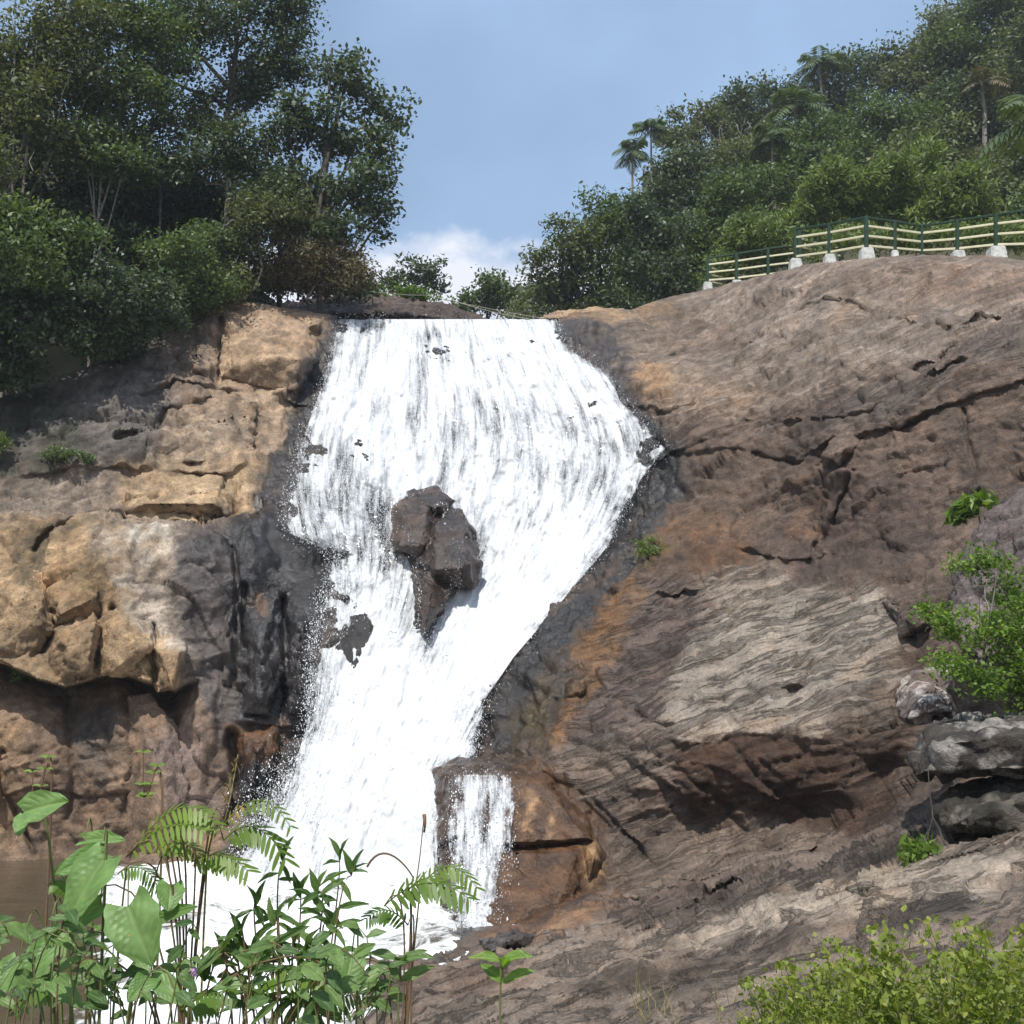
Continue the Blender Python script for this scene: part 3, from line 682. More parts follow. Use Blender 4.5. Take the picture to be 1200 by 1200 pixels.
nrm[nrm[:, 1] > 0] *= -1
leftm = 0.35 + 0.65 * sstep(480, 380, px)
rel = rock_relief(P0, cband, leftm) * np.clip(D / 22, 0.3, 1.2) * (0.25 + 0.75 * edge)
P1 = P0 + nrm * rel[:, None]
# rows behind the crest, falling away gently
back = []
top = P1[:len(xs)]
for k, (dy, dz) in enumerate(((0.4, 0.02), (1.0, -0.02), (2.0, -0.15), (4.0, -0.5), (8.0, -1.2))):
    q = top.copy(); q[:, 1] += dy; q[:, 2] += dz - 0.0; back.append(q)
back = back[::-1]
nb = len(back) * len(xs)
allP = np.concatenate(back + [P1])
pad = lambda a: np.concatenate([np.tile(a[:len(xs)], (len(back),) + (1,) * (a.ndim - 1)), a])
me = make_mesh('bedrock', allP, grid_faces(rows + len(back), len(xs)), M_ROCK)
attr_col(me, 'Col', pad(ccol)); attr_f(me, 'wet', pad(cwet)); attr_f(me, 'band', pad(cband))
bedrock = obj('rock_face', me, kind='structure', label='brown and grey bedrock face on both sides of the falls')
ROCKD = D.reshape(rows, len(xs))
def rock_point(pxv, pyv):
    """point on the finished rock under a pixel"""
    sk = skyline(pxv); j = int(np.clip((pyv - sk) / (1292 - sk) * (rows - 1), 0, rows - 1)); i = int(np.clip(np.searchsorted(xs, pxv), 0, len(xs) - 1))
    return P1.reshape(rows, len(xs), 3)[j, i]

# ------------------------------------------------------------------ loose blocks and boulders
def hull_mesh(name, pts, px_len, amp=0.06, smooth=2, colour=None, wetv=None, bandv=None, seed=0, freq=1.6, blotch=None):
    bm = bmesh.new()
    for p in pts: bm.verts.new(p)
    r = bmesh.ops.convex_hull(bm, input=bm.verts)
    bmesh.ops.delete(bm, geom=list({v for v in r['geom_interior'] if isinstance(v, bmesh.types.BMVert)}), context='VERTS')
    lone = [v for v in bm.verts if not v.link_faces]
    if lone: bmesh.ops.delete(bm, geom=lone, context='VERTS')
    for _ in range(8):
        le = [e for e in bm.edges if e.calc_length() > px_len]
        if not le or len(bm.verts) > 9000: break
        bmesh.ops.subdivide_edges(bm, edges=le, cuts=1); bmesh.ops.triangulate(bm, faces=[f for f in bm.faces if len(f.verts) > 3])
    for _ in range(smooth): bmesh.ops.smooth_vert(bm, verts=bm.verts, factor=0.5, use_axis_x=True, use_axis_y=True, use_axis_z=True)
    bm.normal_update()
    me = bpy.data.meshes.new(name); bm.to_mesh(me); bm.free()
    n = len(me.vertices); co = np.empty(n * 3, np.float32); me.vertices.foreach_get('co', co); co = co.reshape(-1, 3)
    no = np.empty(n * 3, np.float32); me.vertices.foreach_get('normal', no); no = no.reshape(-1, 3)
    q = co + seed * 3.7
    rel = fbm(q * freq, 4, 0.55) * amp - (1 - np.abs(noise(q * freq * 1.6 + 8))) ** 6 * amp * 0.8
    st = q @ np.array([-0.3, -0.1, 0.95]) * 5.0 + noise(q * 1.2) * 1.2; st = st - np.floor(st)
    rel += st ** 2 * amp * 0.10 + facets(q, np.array([2.2, 2.2, 2.6]), amp * 1.1, seed) + facets(q, np.array([5.5, 5.5, 6.5]), amp * 0.45, seed + 5)
    x, y = proj(co); a = noise(q * 1.3) * 5; b = noise(q * 1.3 + 20) * 5
    c, w, bd = stone_colour(x, y, a, b, co)
    if colour is not None: c = np.tile(colour * 0.78, (n, 1))
    if blotch is not None:
        kb = sstep(0.05, 0.35, fbm(q * 2.6 + 4, 4, 0.6))[:, None] * 0.8; c = c + (blotch * 0.8 - c) * kb
    if wetv is not None: w = np.full(n, wetv)
    if bandv is not None: bd = np.full(n, bandv)
    co = co + no * rel[:, None]
    me.vertices.foreach_set('co', co.ravel().astype(np.float32)); me.update()
    me.polygons.foreach_set('use_smooth', np.ones(len(me.polygons), bool)); me.materials.append(M_ROCK)
    attr_col(me, 'Col', c); attr_f(me, 'wet', w); attr_f(me, 'band', bd)
    return me

def block(name, outline, front, deep, label=None, cat=None, parent=None, ahead=0.0, **kw):
    """stone from its outline and front corners (pixel, pixel, metres ahead), running back by deep metres"""
    outline = [(a, b, c - ahead) for a, b, c in outline]; front = [(a, b, c - ahead) for a, b, c in front]
    pts = [V(*p) for p in outline] + [V(*p) for p in front]
    cx = sum(p[0] for p in outline) / len(outline); cy = sum(p[1] for p in outline) / len(outline)
    pts += [V(cx + (p[0] - cx) * 0.85, cy + (p[1] - cy) * 0.85, p[2] + deep) for p in outline]
    dm = np.mean([p[2] for p in outline])
    me = hull_mesh(name, pts, kw.pop('px_len', 5.0) * dm / F, **kw)
    return obj(name, me, parent, label, cat)

# blocks jointed into the left cliff
for k, (o, f) in enumerate([
    ([(52,780,24.6),(64,738,24.8),(112,722,25.0),(122,736,24.9),(104,795,24.5),(78,805,24.3)], [(84,770,23.9),(112,730,24.3),(100,792,24.0),(66,745,24.3)]),
    ([(112,730,24.9),(136,712,25.0),(180,734,25.0),(184,762,24.8),(150,792,24.5),(118,792,24.5)], [(150,745,24.2),(140,780,24.1),(176,756,24.3)]),
    ([(176,752,25.0),(200,742,25.1),(221,758,25.0),(208,808,24.7),(184,810,24.6)], [(190,770,24.2),(212,764,24.4),(200,806,24.2)]),
    ([(-30,690,25.6),(20,655,26.0),(56,668,25.9),(64,735,25.2),(40,775,24.8),(-30,775,24.6)], [(20,700,24.7),(48,720,24.7),(0,760,24.3)]),
    ([(60,640,26.6),(105,622,26.8),(140,660,26.3),(120,722,25.4),(66,735,25.3),(52,680,25.8)], [(90,680,25.2),(112,700,25.0),(70,720,24.8)]),
    ([(258,385,33.6),(300,362,34.3),(360,378,34.0),(376,420,33.2),(348,458,32.4),(300,452,32.2),(258,442,32.3)], [(310,420,31.9),(350,420,32.2),(275,425,32.0)]),
    ([(205,412,32.9),(245,400,33.3),(256,425,32.7),(250,452,32.0),(210,450,31.9)], [(230,430,31.7),(245,430,31.8)]),
    ([(200,462,31.4),(265,458,31.6),(300,470,31.4),(296,545,29.7),(205,545,29.6)], [(240,500,30.0),(285,510,30.1),(220,540,29.2)]),
    ([(140,560,29.0),(262,556,29.2),(268,604,28.3),(140,602,28.2)], [(170,590,27.9),(250,590,27.9)]),
    ([(150,815,25.2),(175,812,25.3),(205,850,25.0),(222,930,24.6),(205,1000,24.3),(150,1000,24.4),(152,900,24.8)], [(180,880,24.1),(195,950,23.9)]),
    ([(282,860,25.3),(326,852,25.4),(322,900,25.0),(300,945,24.7),(276,940,24.7)], [(300,880,24.6),(296,920,24.3)]),
    ([(286,700,26.1),(326,692,26.2),(332,780,25.7),(318,838,25.3),(284,835,25.3)], [(306,760,25.2),(306,820,25.0)]),
    ([(336,690,26.6),(378,672,27.0),(372,760,26.2),(366,836,25.4),(338,838,25.3)], [(352,740,25.6),(350,810,25.1)]),
  ]):
    block('rock_block', o, f, 1.5, parent=bedrock, seed=k, amp=0.06, smooth=0)
# blocks of the right-hand slope
for k, (o, f) in enumerate([
    ([(1036,704,21.3),(1062,690,21.6),(1100,700,20.6),(1100,740,19.8),(1056,748,20.0)], [(1060,725,19.8),(1085,730,19.3)]),
    ([(905,790,20.8),(945,786,20.5),(950,806,20.1),(912,812,20.4)], [(928,800,19.9)]),
    ([(1000,500,24.9),(1012,520,24.6),(985,548,24.4),(962,536,24.7),(975,512,24.9)], [(990,525,24.2)]),
    ([(900,1000,17.6),(930,985,17.5),(960,990,17.0),(930,1016,16.8),(900,1022,16.9)], [(925,1005,16.6)]),
  ]):
    block('rock_block', o, f, 1.0, parent=bedrock, seed=30 + k, amp=0.05)

mb = block('boulder', [(456,608,28.7),(462,590,29.0),(482,580,29.2),(506,588,29.0),(514,625,28.2),(494,654,27.7),(458,648,28.0)], [(474,600,28.0),(500,600,27.9),(466,640,27.5),(496,640,27.3)], 2.0,
      'dark brown wet boulder parting the white water in mid falls', 'boulder', colour=S(84,66,54), blotch=S(44,38,35), wetv=0.8, bandv=0, ahead=0.55, seed=50, amp=0.05, smooth=0, freq=0.9)
for o_, f_, sd_ in [([(498,606,28.6),(520,592,28.9),(542,598,28.8),(556,622,28.3),(562,660,27.7),(540,690,27.2),(508,684,27.2),(488,655,27.6)], [(512,620,27.4),(545,625,27.4),(548,665,26.7),(510,668,26.6)], 61),
                    ([(470,620,28.6),(500,598,28.9),(535,604,28.7),(552,640,28.0),(540,690,27.4),(505,720,27.0),(482,680,27.6)], [(500,640,27.5),(525,650,27.2),(505,690,26.9)], 68),
                    ([(468,586,29.1),(486,576,29.3),(512,572,29.3),(530,588,29.0),(520,606,28.6),(480,602,28.6)], [(498,592,28.3),(515,594,28.2)], 66), ([(530,640,27.9),(552,632,28.0),(564,660,27.5),(556,690,27.1),(534,684,27.2)], [(548,662,26.6)], 67),
                    ([(484,665,27.5),(520,676,27.3),(530,695,27.0),(512,728,26.6),(500,750,26.3),(488,735,26.5),(492,700,27.0)], [(505,690,26.4),(500,725,26.0)], 62)]:
    block('rock_block', o_, f_, 2.0, parent=mb, colour=S(70,55,46), blotch=S(38,34,32), wetv=0.85, bandv=0, ahead=0.55, seed=sd_, amp=0.055, smooth=0, freq=1.0)
block('boulder', [(384,640,28.0),(405,628,28.2),(422,645,27.8),(405,660,27.5),(388,656,27.6)], [(404,645,27.2)], 1.0,
      'small dark stone in the foam beside the left wet wall', 'boulder', colour=S(60,52,48), wetv=0.9, bandv=0, ahead=0.25, seed=52, amp=0.08)
lb = block('boulder', [(508,902,22.6),(530,888,22.9),(600,890,22.5),(640,905,22.0),(690,955,20.9),(704,990,20.3),(590,996,19.9),(514,985,20.7)],
      [(528,915,21.3),(592,908,21.0),(640,925,20.7),(588,988,19.55),(525,980,20.3),(690,982,19.8)], 2.5,
      'rust brown ledge block with a thin cascade running over it', 'boulder', seed=53, amp=0.045, smooth=0, freq=1.1)
for o_, f_, sd_ in [([(512,985,20.9),(590,992,20.2),(690,985,20.3),(700,1040,19.4),(655,1082,18.6),(585,1092,18.4),(515,1062,19.5)], [(592,1000,19.25),(586,1086,18.05),(530,1050,19.2),(676,1000,19.5),(650,1074,18.2)], 63),
                    ([(676,978,20.5),(700,980,20.4),(712,1015,20.0),(700,1040,19.6),(680,1040,19.7)], [(696,1005,19.2),(690,1030,19.1)], 64),
                    ([(600,1075,18.6),(660,1060,18.9),(720,1040,18.6),(735,1062,17.9),(660,1092,17.6),(605,1102,17.6)], [(660,1075,17.5),(620,1090,17.3)], 65)]:
    block('rock_block', o_, f_, 1.6, parent=lb, seed=sd_, amp=0.04, smooth=0, freq=1.1)
block('boulder', [(1068,885,11.9),(1085,848,12.1),(1130,836,12.2),(1260,832,12.0),(1300,905,11.2),(1180,908,11.4),(1072,912,11.6)],
      [(1100,870,11.2),(1200,860,10.8),(1082,905,11.3),(1240,902,10.7)], 1.6,
      'grey lichen stained slab boulder under the green shrub, upper of two', 'boulder', colour=S(72,66,60), blotch=S(158,152,144), wetv=0, bandv=0, seed=54, amp=0.05, smooth=1)
block('boulder', [(1092,945,11.6),(1120,920,11.9),(1180,908,11.9),(1300,905,11.4),(1310,985,10.6),(1160,985,10.9),(1110,968,11.2)],
      [(1150,945,10.9),(1220,930,10.6),(1130,965,10.8)], 1.6,
      'dark mossy boulder beneath the grey slab boulder, lower of two', 'boulder', colour=S(56,52,44), blotch=S(110,104,94), wetv=0, bandv=0, seed=55, amp=0.05, smooth=1)
block('boulder', [(1050,840,13.6),(1052,812,13.9),(1072,785,14.2),(1115,778,14.2),(1120,842,13.2),(1060,846,13.4)],
      [(1075,815,12.9),(1110,830,12.7),(1068,842,12.9)], 1.4,
      'pale blotched stone block left of the shrub roots', 'boulder', colour=S(112,98,92), blotch=S(190,182,174), wetv=0, bandv=0, seed=56, amp=0.05, smooth=1)
block('boulder', [(1118,700,16.0),(1130,640,16.6),(1160,600,16.8),(1210,560,16.8),(1330,520,16.0),(1360,760,13.2),(1180,780,14.0),(1120,760,15.0)],
      [(1170,660,15.2),(1220,620,15.0),(1200,720,14.0),(1320,650,13.6)], 2.5,
      'rounded grey purple boulder dome rising behind the shrub', 'boulder', colour=S(112,100,96), wetv=0, bandv=0.1, seed=57, amp=0.09, smooth=3)
block('rock_bank', [(300,362,44),(360,350,44.5),(440,346,45),(520,356,45),(575,376,44),(560,384,43.2),(400,382,42.5),(300,382,42)],
      [(400,366,41.5),(500,370,42)], 4.0, 'dark brown rock bank behind the lip of the falls', 'rock bank', colour=S(92,78,70), wetv=0.1, bandv=0.5, seed=58, amp=0.12)
block('boulder', [(628,376,40),(650,366,40.5),(700,360,41),(730,366,40.6),(700,378,39.5)], [(670,370,38.8)], 2.0,
      'low tan rock at the right end of the falls lip', 'boulder', colour=S(170,142,112), wetv=0, bandv=0.3, seed=59, amp=0.08)
block('boulder', [(560,1102,16.5),(600,1092,16.9),(640,1094,16.6),(620,1110,15.9),(575,1116,15.8)], [(600,1104,15.6)], 0.8,
      'wet dark stone at the foot of the rusty ledge block', 'boulder', colour=S(70,62,58), wetv=0.8, bandv=0.4, seed=60, amp=0.05)

# ------------------------------------------------------------------ water
LE = np.array([(374,398),(450,378),(540,346),(600,332),(625,340),(650,392),(700,378),(760,362),(850,360),(900,344),(950,318),(1000,286),(1050,262),(1100,232)], float)   # y, x
RE = np.array([(374,652),(410,668),(440,716),(470,726),(485,742),(522,782),(560,752),(640,712),(700,662),(770,602),(820,568),(885,556),(905,520),(1000,512),(1050,520),(1100,540)], float)
DENS = [  # x, y, rx, ry, amount
 (452,640,12,40,-.22),(500,750,14,26,-.3),(566,650,8,40,-.2),(490,572,30,10,-.15),
 (440,382,20,6,-.35),(500,392,18,10,-.42),(492,440,7,40,-.34),(485,500,9,30,-.2),(580,398,12,6,-.2),(534,515,12,34,-.30),(556,520,8,26,-.28),(582,530,9,38,-.24),(600,490,40,30,-.14),
 (668,500,14,20,-.32),(700,492,10,8,-.3),(740,518,18,26,-.42),(672,562,20,30,-.26),(700,560,14,40,-.2),(404,548,15,36,-.42),(444,605,20,38,-.5),(396,592,10,14,-.38),(350,555,14,30,-.30),
 (366,585,20,20,-.25),(404,644,22,18,-.4),(452,664,22,18,-.34),(372,620,20,16,-.3),(375,770,18,70,-.26),(372,830,12,30,-.3),(400,700,18,40,-.24),(440,740,24,30,-.2),(470,700,14,50,-.26),(504,728,16,40,-.35),
 (540,842,22,36,-.42),(560,870,14,20,-.35),(515,898,16,14,-.28),(520,940,10,50,-.3),(632,600,30,20,-.12),(720,590,12,40,-.25),(690,660,10,30,-.15),(330,940,16,20,-.25),(560,600,25,20,-.1),
 (430,690,20,10,-.3),(640,540,18,26,-.16),(520,420,14,14,-.16),(620,430,14,10,-.14),(450,930,20,14,-.06),(410,900,16,20,-.08),
]
def sheet(name, left, right, y0, y1, step, thick, dens, dens0, lift=0.0, label=None, surf=None):
    ys = np.arange(y0, y1 + 0.1, step)
    lx = np.interp(ys, left[:, 0], left[:, 1]); rx = np.interp(ys, right[:, 0], right[:, 1])
    nc = int(max((rx - lx).max() / step, 12)); u = np.linspace(0, 1, nc)
    X = lx[:, None] + (rx - lx)[:, None] * u[None]; Y = np.repeat(ys[:, None], nc, 1)
    U = np.repeat(u[None], len(ys), 0)
    x, y, uu = X.ravel(), Y.ravel(), U.ravel()
    vv = (y - y0) / 100.0
    kk = np.exp(-0.5 * (np.arange(-90, 91) * step / 60.0) ** 2); kk /= kk.sum()
    sm = lambda a: np.convolve(np.pad(a, 90, mode='edge'), kk, 'valid')
    lx2, rx2 = sm(lx), sm(rx)
    uf = ((X - lx2[:, None]) / (rx2 - lx2)[:, None]).ravel()      # flow coordinate follows the smoothed banks
    wd = np.repeat((rx - lx)[:, None], nc, 1).ravel()
    d0 = baseD(x, y) if surf is None else surf(x, y)
    fl = np.stack([uf * wd.mean() / 14, vv * 2.6, vv * 0], -1)
    fl2 = np.stack([uf * wd.mean() / 5, vv * 7, vv * 0 + 3], -1)
    rel = noise(fl) * 0.16 + noise(fl2 * np.array([0.7, 0.45, 1])) * 0.06 + fbm(np.stack([x / 22, y / 26, x * 0], -1), 5, 0.62) * 0.19
    e = np.minimum(uu, 1 - uu) * wd
    rel = rel * (1 - 0.6 * sstep(560, 760, y))
    th = thick * (0.7 + 0.5 * sstep(0, 30, e)) + lift
    P = at(x, y, d0 - th - np.maximum(rel, -0.25) * 1.0)
    dn = np.full(x.shape, dens0)
    for cx, cy, ax, ay, am in dens:
        dn += (am if am > -0.36 else -0.36 + 0.35 * (am + 0.36)) * np.exp(-((x - cx) / ax) ** 2 - ((y - cy) / ay) ** 2)
    dn += 0.20 * noise(np.stack([x / 45, y / 90, x * 0 + 2], -1)) + 0.16 * noise(fl * np.array([1.0, 0.5, 1])) + 0.12 * noise(fl2 * np.array([1.0, 0.45, 1]))
    dn += 0.22 * sstep(600, 740, y) * sstep(370, 450, x)
    ragged = 9 * noise(np.stack([x / 10, y / 10, x * 0 + 9], -1)) + 5 * noise(np.stack([x / 4, y / 4, x * 0], -1))
    dn -= 0.55 * sstep(16, -6, e + ragged)
    me = make_mesh(name, P, grid_faces(len(ys), nc), M_FOAM)
    attr_f(me, 'foam', np.clip(dn, 0, 1.4))
    uvl = me.uv_layers.new(name='UVMap'); li = np.empty(len(me.loops), np.int32); me.loops.foreach_get('vertex_index', li)
    uv = np.stack([uf * wd.mean() / 250, vv * 0.4], -1).astype(np.float32)
    uvl.data.foreach_set('uv', uv[li].ravel())
    o = obj(name, me, kind='structure', label=label)
    return P, dn, x, y
WP, WD, WX, WY = sheet('waterfall', LE, RE, 374, 1100, 2.0, 0.42, DENS, 0.85, label='white foaming main waterfall')
# lip: water bending back into the river above
lipx = np.arange(396, 656, 3.0)
lp = at(lipx, np.full(lipx.shape, 374.0), baseD(lipx, lipx * 0 + 376) - 0.3)
RIV_Z = float(lp[:, 2].mean()) + 0.03
rv = []
for dy, dz in ((0, 0), (0.5, 0.10), (1.5, 0.12), (4, 0.12), (10, 0.12), (25, 0.12)):
    q = lp.copy(); q[:, 1] += dy; q[:, 2] = q[:, 2] * (1 - min(dy, 1)) + RIV_Z * min(dy, 1) + dz * 0.4
    q[:, 0] *= 1 + dy * 0.02
    q[:, 2] += noise(np.stack([q[:, 0] * 2, q[:, 1] * 2, q[:, 1] * 0], -1)) * 0.05
    rv.append(q)
me = make_mesh('river', np.concatenate(rv), grid_faces(len(rv), len(lipx)), M_POOL); attr_f(me, 'foam', np.full(len(lipx) * len(rv), 0.42)); obj('river', me, kind='structure')
# thin cascade over the rusty ledge block
CL = np.array([(900,536),(915,528),(940,530),(970,524),(1010,528),(1050,526),(1088,536)], float); CR = np.array([(900,584),(915,600),(940,604),(975,598),(1010,602),(1050,594),(1088,588)], float)
def block_front(x, y): return np.interp(y, [900, 925, 960, 1000, 1090], [21.2, 20.75, 20.1, 19.5, 18.35]) + (x - 565) * -0.002
SPn, SD, SX, SY = sheet('side_cascade', CL, CR, 908, 1088, 1.6, 0.12, [(570,955,9,32,-.45),(592,1000,7,40,-.3),(565,905,40,10,-.35),(545,1000,5,60,-.25),(578,1040,6,30,-.25),(538,930,6,20,-.3)], 0.56, 0.06, 'thin side cascade over the rusty ledge block', surf=block_front)
# pool
gx = np.arange(-14, 4.2, 0.07); gy = np.arange(11, 27.5, 0.09)
X, Y = np.meshgrid(gx, gy); x, y = X.ravel(), Y.ravel()
ppx, ppy = proj(np.stack([x, y, np.full(x.shape, POOL_Z)], -1))
fo = 0.02 + 0.66 * sstep(-0.43, -0.31, x / y)
fo = fo + 0.30 * noise(np.stack([x * 0.35, y * 0.35, x * 0], -1))
ag = sstep(-10, -6, x)
hz = (fbm(np.stack([x * 0.9, y * 0.9, x * 0], -1), 4) * 0.16 + noise(np.stack([x * 4, y * 4, x * 0], -1)) * 0.04) * (0.12 + 0.88 * ag)
me = make_mesh('pool', np.stack([x, y, POOL_Z + hz], -1), grid_faces(len(gy), len(gx)), M_POOL); attr_f(me, 'foam', np.clip(fo, 0, 1.2))
obj('pool', me, kind='structure', label='churning plunge pool at the foot of the falls')
# spray: single drops thrown off the ragged parts and edges of the falling water
def drops(name, centres, radii, label):
    octv = np.array([[1,0,-0.6],[-0.5,0.87,-0.6],[-0.5,-0.87,-0.6],[0,0,1.5]], float)
    octf = np.array([[0,1,3],[1,2,3],[2,0,3],[1,0,2]])
    n = len(centres)
    v = (centres[:, None] + octv[None] * radii[:, None, None]).reshape(-1, 3)
    f = (octf[None] + (np.arange(n) * 4)[:, None, None]).reshape(-1, 3)
    me = make_mesh(name, v, f, M_DROP); return obj(name, me, kind='stuff', label=label, cat='spray')
pr = np.clip(1.02 - WD, 0.02, 1) ** 1.6; pr /= pr.sum()
ix = rng.choice(len(WP), 38000, p=pr)
ct = WP[ix] + rng.normal(0, 1, (38000, 3)) * np.array([0.11, 0.12, 0.16]); ct[:, 1] -= np.abs(rng.normal(0, 0.2, 38000))
i2 = rng.choice(len(SPn), 2600); c2 = SPn[i2] + rng.normal(0, 1, (2600, 3)) * np.array([0.08, 0.06, 0.1]); c2[:, 1] -= 0.05
bx = rng.uniform(280, 345, 1500); by = 985 - (bx - 280) * 1.1 + rng.normal(0, 22, 1500); c3 = at(bx - np.abs(rng.normal(0, 12, 1500)), by, 23.6 - rng.uniform(0, 1, 1500))
tr_ = []
for ob in [mb] + [o for o in mb.children]:
    n_ = len(ob.data.vertices); co_ = np.empty(n_ * 3, np.float32); ob.data.vertices.foreach_get('co', co_); co_ = co_.reshape(-1, 3)
    no_ = np.empty(n_ * 3, np.float32); ob.data.vertices.foreach_get('normal', no_); no_ = no_.reshape(-1, 3)
    m_ = (no_[:, 1] < 0.0) & (np.abs(noise(co_ * np.array([2.6, 0.6, 0.5]) + 6)) < 0.05)
    if m_.any():
        q_ = co_[m_] + no_[m_] * 0.02; q_ = q_[rng.integers(0, len(q_), 420)] + rng.normal(0, 0.02, (420, 3)); tr_.append(q_)
allc = np.concatenate([ct, c2, c3] + tr_)
drops('spray', allc, rng.gamma(2.2, 0.0026, len(allc)) + 0.0025, 'white spray droplets flying off the falls')

# ------------------------------------------------------------------ wider ground
def terrain(x, y):
    x = np.asarray(x, float); y = np.asarray(y, float)
    y0 = 34.5 - 3.5 * sstep(-4, -9, x) - 2.0 * sstep(8, 16, x)
    z = -8 + 19.5 * sstep(y0, y0 + 6.5, y)
    rt = np.maximum(0, x - 1.0); lf = np.maximum(0, -x - 5.0)
    z = z + sstep(40, 70, y) * (0.66 * np.minimum(rt, 60)) + sstep(37, 48, y) * (0.75 * np.minimum(rt, 8))
    z = z + sstep(33, 44, y) * 0.85 * np.minimum(lf, 30) - 2.0 * sstep(-7, -11, x) * sstep(40, 33, y)
    return z
ax = np.sinh(np.linspace(-5.2, 5.2, 150)) * 22.0; ay = np.concatenate([np.linspace(-400, -12, 14), np.linspace(-10, 110, 110), 110 + np.sinh(np.linspace(0.05, 4.4, 40)) * 40])
X, Y = np.meshgrid(ax, ay); x, y = X.ravel(), Y.ravel()
z = terrain(x, y) + fbm(np.stack([x * 0.08, y * 0.08, x * 0], -1), 4) * 0.7 * sstep(40, 60, y)

me = make_mesh('ground', np.stack([x, y, z], -1), grid_faces(len(ay), len(ax)), M_SOIL); obj('ground', me, kind='structure')
# near bank under the photographer's feet
gx = np.arange(-7, 7.01, 0.12); gy = np.arange(-5, 5.0, 0.12)
X, Y = np.meshgrid(gx, gy); x, y = X.ravel(), Y.ravel()
z = -1.85 + 0.05 * fbm(np.stack([x * 0.7, y * 0.7, x * 0], -1), 4) - 2.2 * sstep(3.6, 5.0, y) - 0.25 * sstep(1.5, 4.0, y) + 0.10 * np.clip(x, 0, 4)
me = make_mesh('near_bank', np.stack([x, y, z], -1), grid_faces(len(gy), len(gx)), M_SOIL); obj('near_bank', me, kind='structure')
def bank_z(x, y): return -1.9 - 2.2 * float(sstep(3.6, 5.0, y)) - 0.25 * float(sstep(1.5, 4.0, y)) + 0.10 * min(max(x, 0), 4)

# ------------------------------------------------------------------ vegetation
def unit(v): return v / (np.linalg.norm(v, axis=-1, keepdims=True) + 1e-9)

def leaf_cloud(centres, length, width, r, up=0.9, droop=0.25, fold=0.25):
    """one small folded leaf per centre"""
    n = len(centres)
    nr = unit(r.normal(0, 1, (n, 3)) + np.array([0, -0.25, up]))
    t = unit(np.cross(nr, r.normal(0, 1, (n, 3)))); t[:, 2] -= droop; t = unit(t)
    sdv = unit(np.cross(t, nr)); nr = np.cross(sdv, t)
    L = (length * r.uniform(0.65, 1.35, n))[:, None]; W = (width * r.uniform(0.7, 1.3, n))[:, None] * 0.5
    a = centres - t * L * 0.5; b = centres + t * L * 0.5; m = centres - t * L * 0.08
    v = np.stack([a, m + sdv * W + nr * W * fold, b, m - sdv * W + nr * W * fold], 1).reshape(-1, 3)
    f = np.arange(n * 4).reshape(n, 4)
    return v, f

COVER, LEAFK = 1.7, 1.08
def crown_mesh(name, blobs, leaf, mat, r, cover=1.7, clump=0.45, shell=0.5, up=0.9, droop=0.25):
    """blobs: (centre, radii); leaf: (length, width)"""
    vs, fs, ts, n0, tips = [], [], [], 0, []
    cover = cover * COVER; leaf = (leaf[0] * LEAFK, leaf[1] * LEAFK)
    for c, rad in blobs:
        c = np.asarray(c, float); rad = np.asarray(rad, float)
        per = 46; rad = rad * 0.93
        nl = cover * math.pi * rad[0] * rad[2] / (leaf[0] * leaf[1] * 0.5 * 0.55)
        nc = max(3, int(nl / per))
        nl_ = 6; ld = unit(r.normal(0, 1, (nl_, 3)) + np.array([0, 0, 0.25])); lc = c + ld * rad * r.uniform(0.55, 1.0, (nl_, 1)); lr = r.uniform(0.28, 0.55, (nl_, 1))
        d = unit(r.normal(0, 1, (nc, 3))); q = r.uniform(0, 1, nc) ** shell
        pick = r.integers(0, nl_, nc); useL = r.uniform(0, 1, nc) < 0.62
        cc = np.where(useL[:, None], lc[pick] + d * q[:, None] * rad * lr[pick], c + d * q[:, None] * rad * 0.92)
        cl = clump * 0.88 * r.uniform(0.6, 1.4, (nc, 1, 1))
        pts = (cc[:, None] + np.clip(r.normal(0, 1, (nc, per, 3)), -1.7, 1.7) * cl * np.array([1, 1, 0.62])).reshape(-1, 3)
        v, f = leaf_cloud(pts, leaf[0], leaf[1], r, up, droop)
        ct = np.repeat(r.normal(0.46, 0.17, nc), per) + r.normal(0, 0.17, nc * per)
        vs.append(v); fs.append(f + n0); ts.append(np.repeat(ct, 4)); n0 += len(v)
        k = min(len(cc), 5); tips += [(c, cc[i]) for i in r.choice(len(cc), k, replace=False)]
    me = make_mesh(name, np.concatenate(vs), np.concatenate(fs), mat, smooth=False)
    attr_f(me, 'tint', np.clip(np.concatenate(ts), 0, 1))
    return me, tips

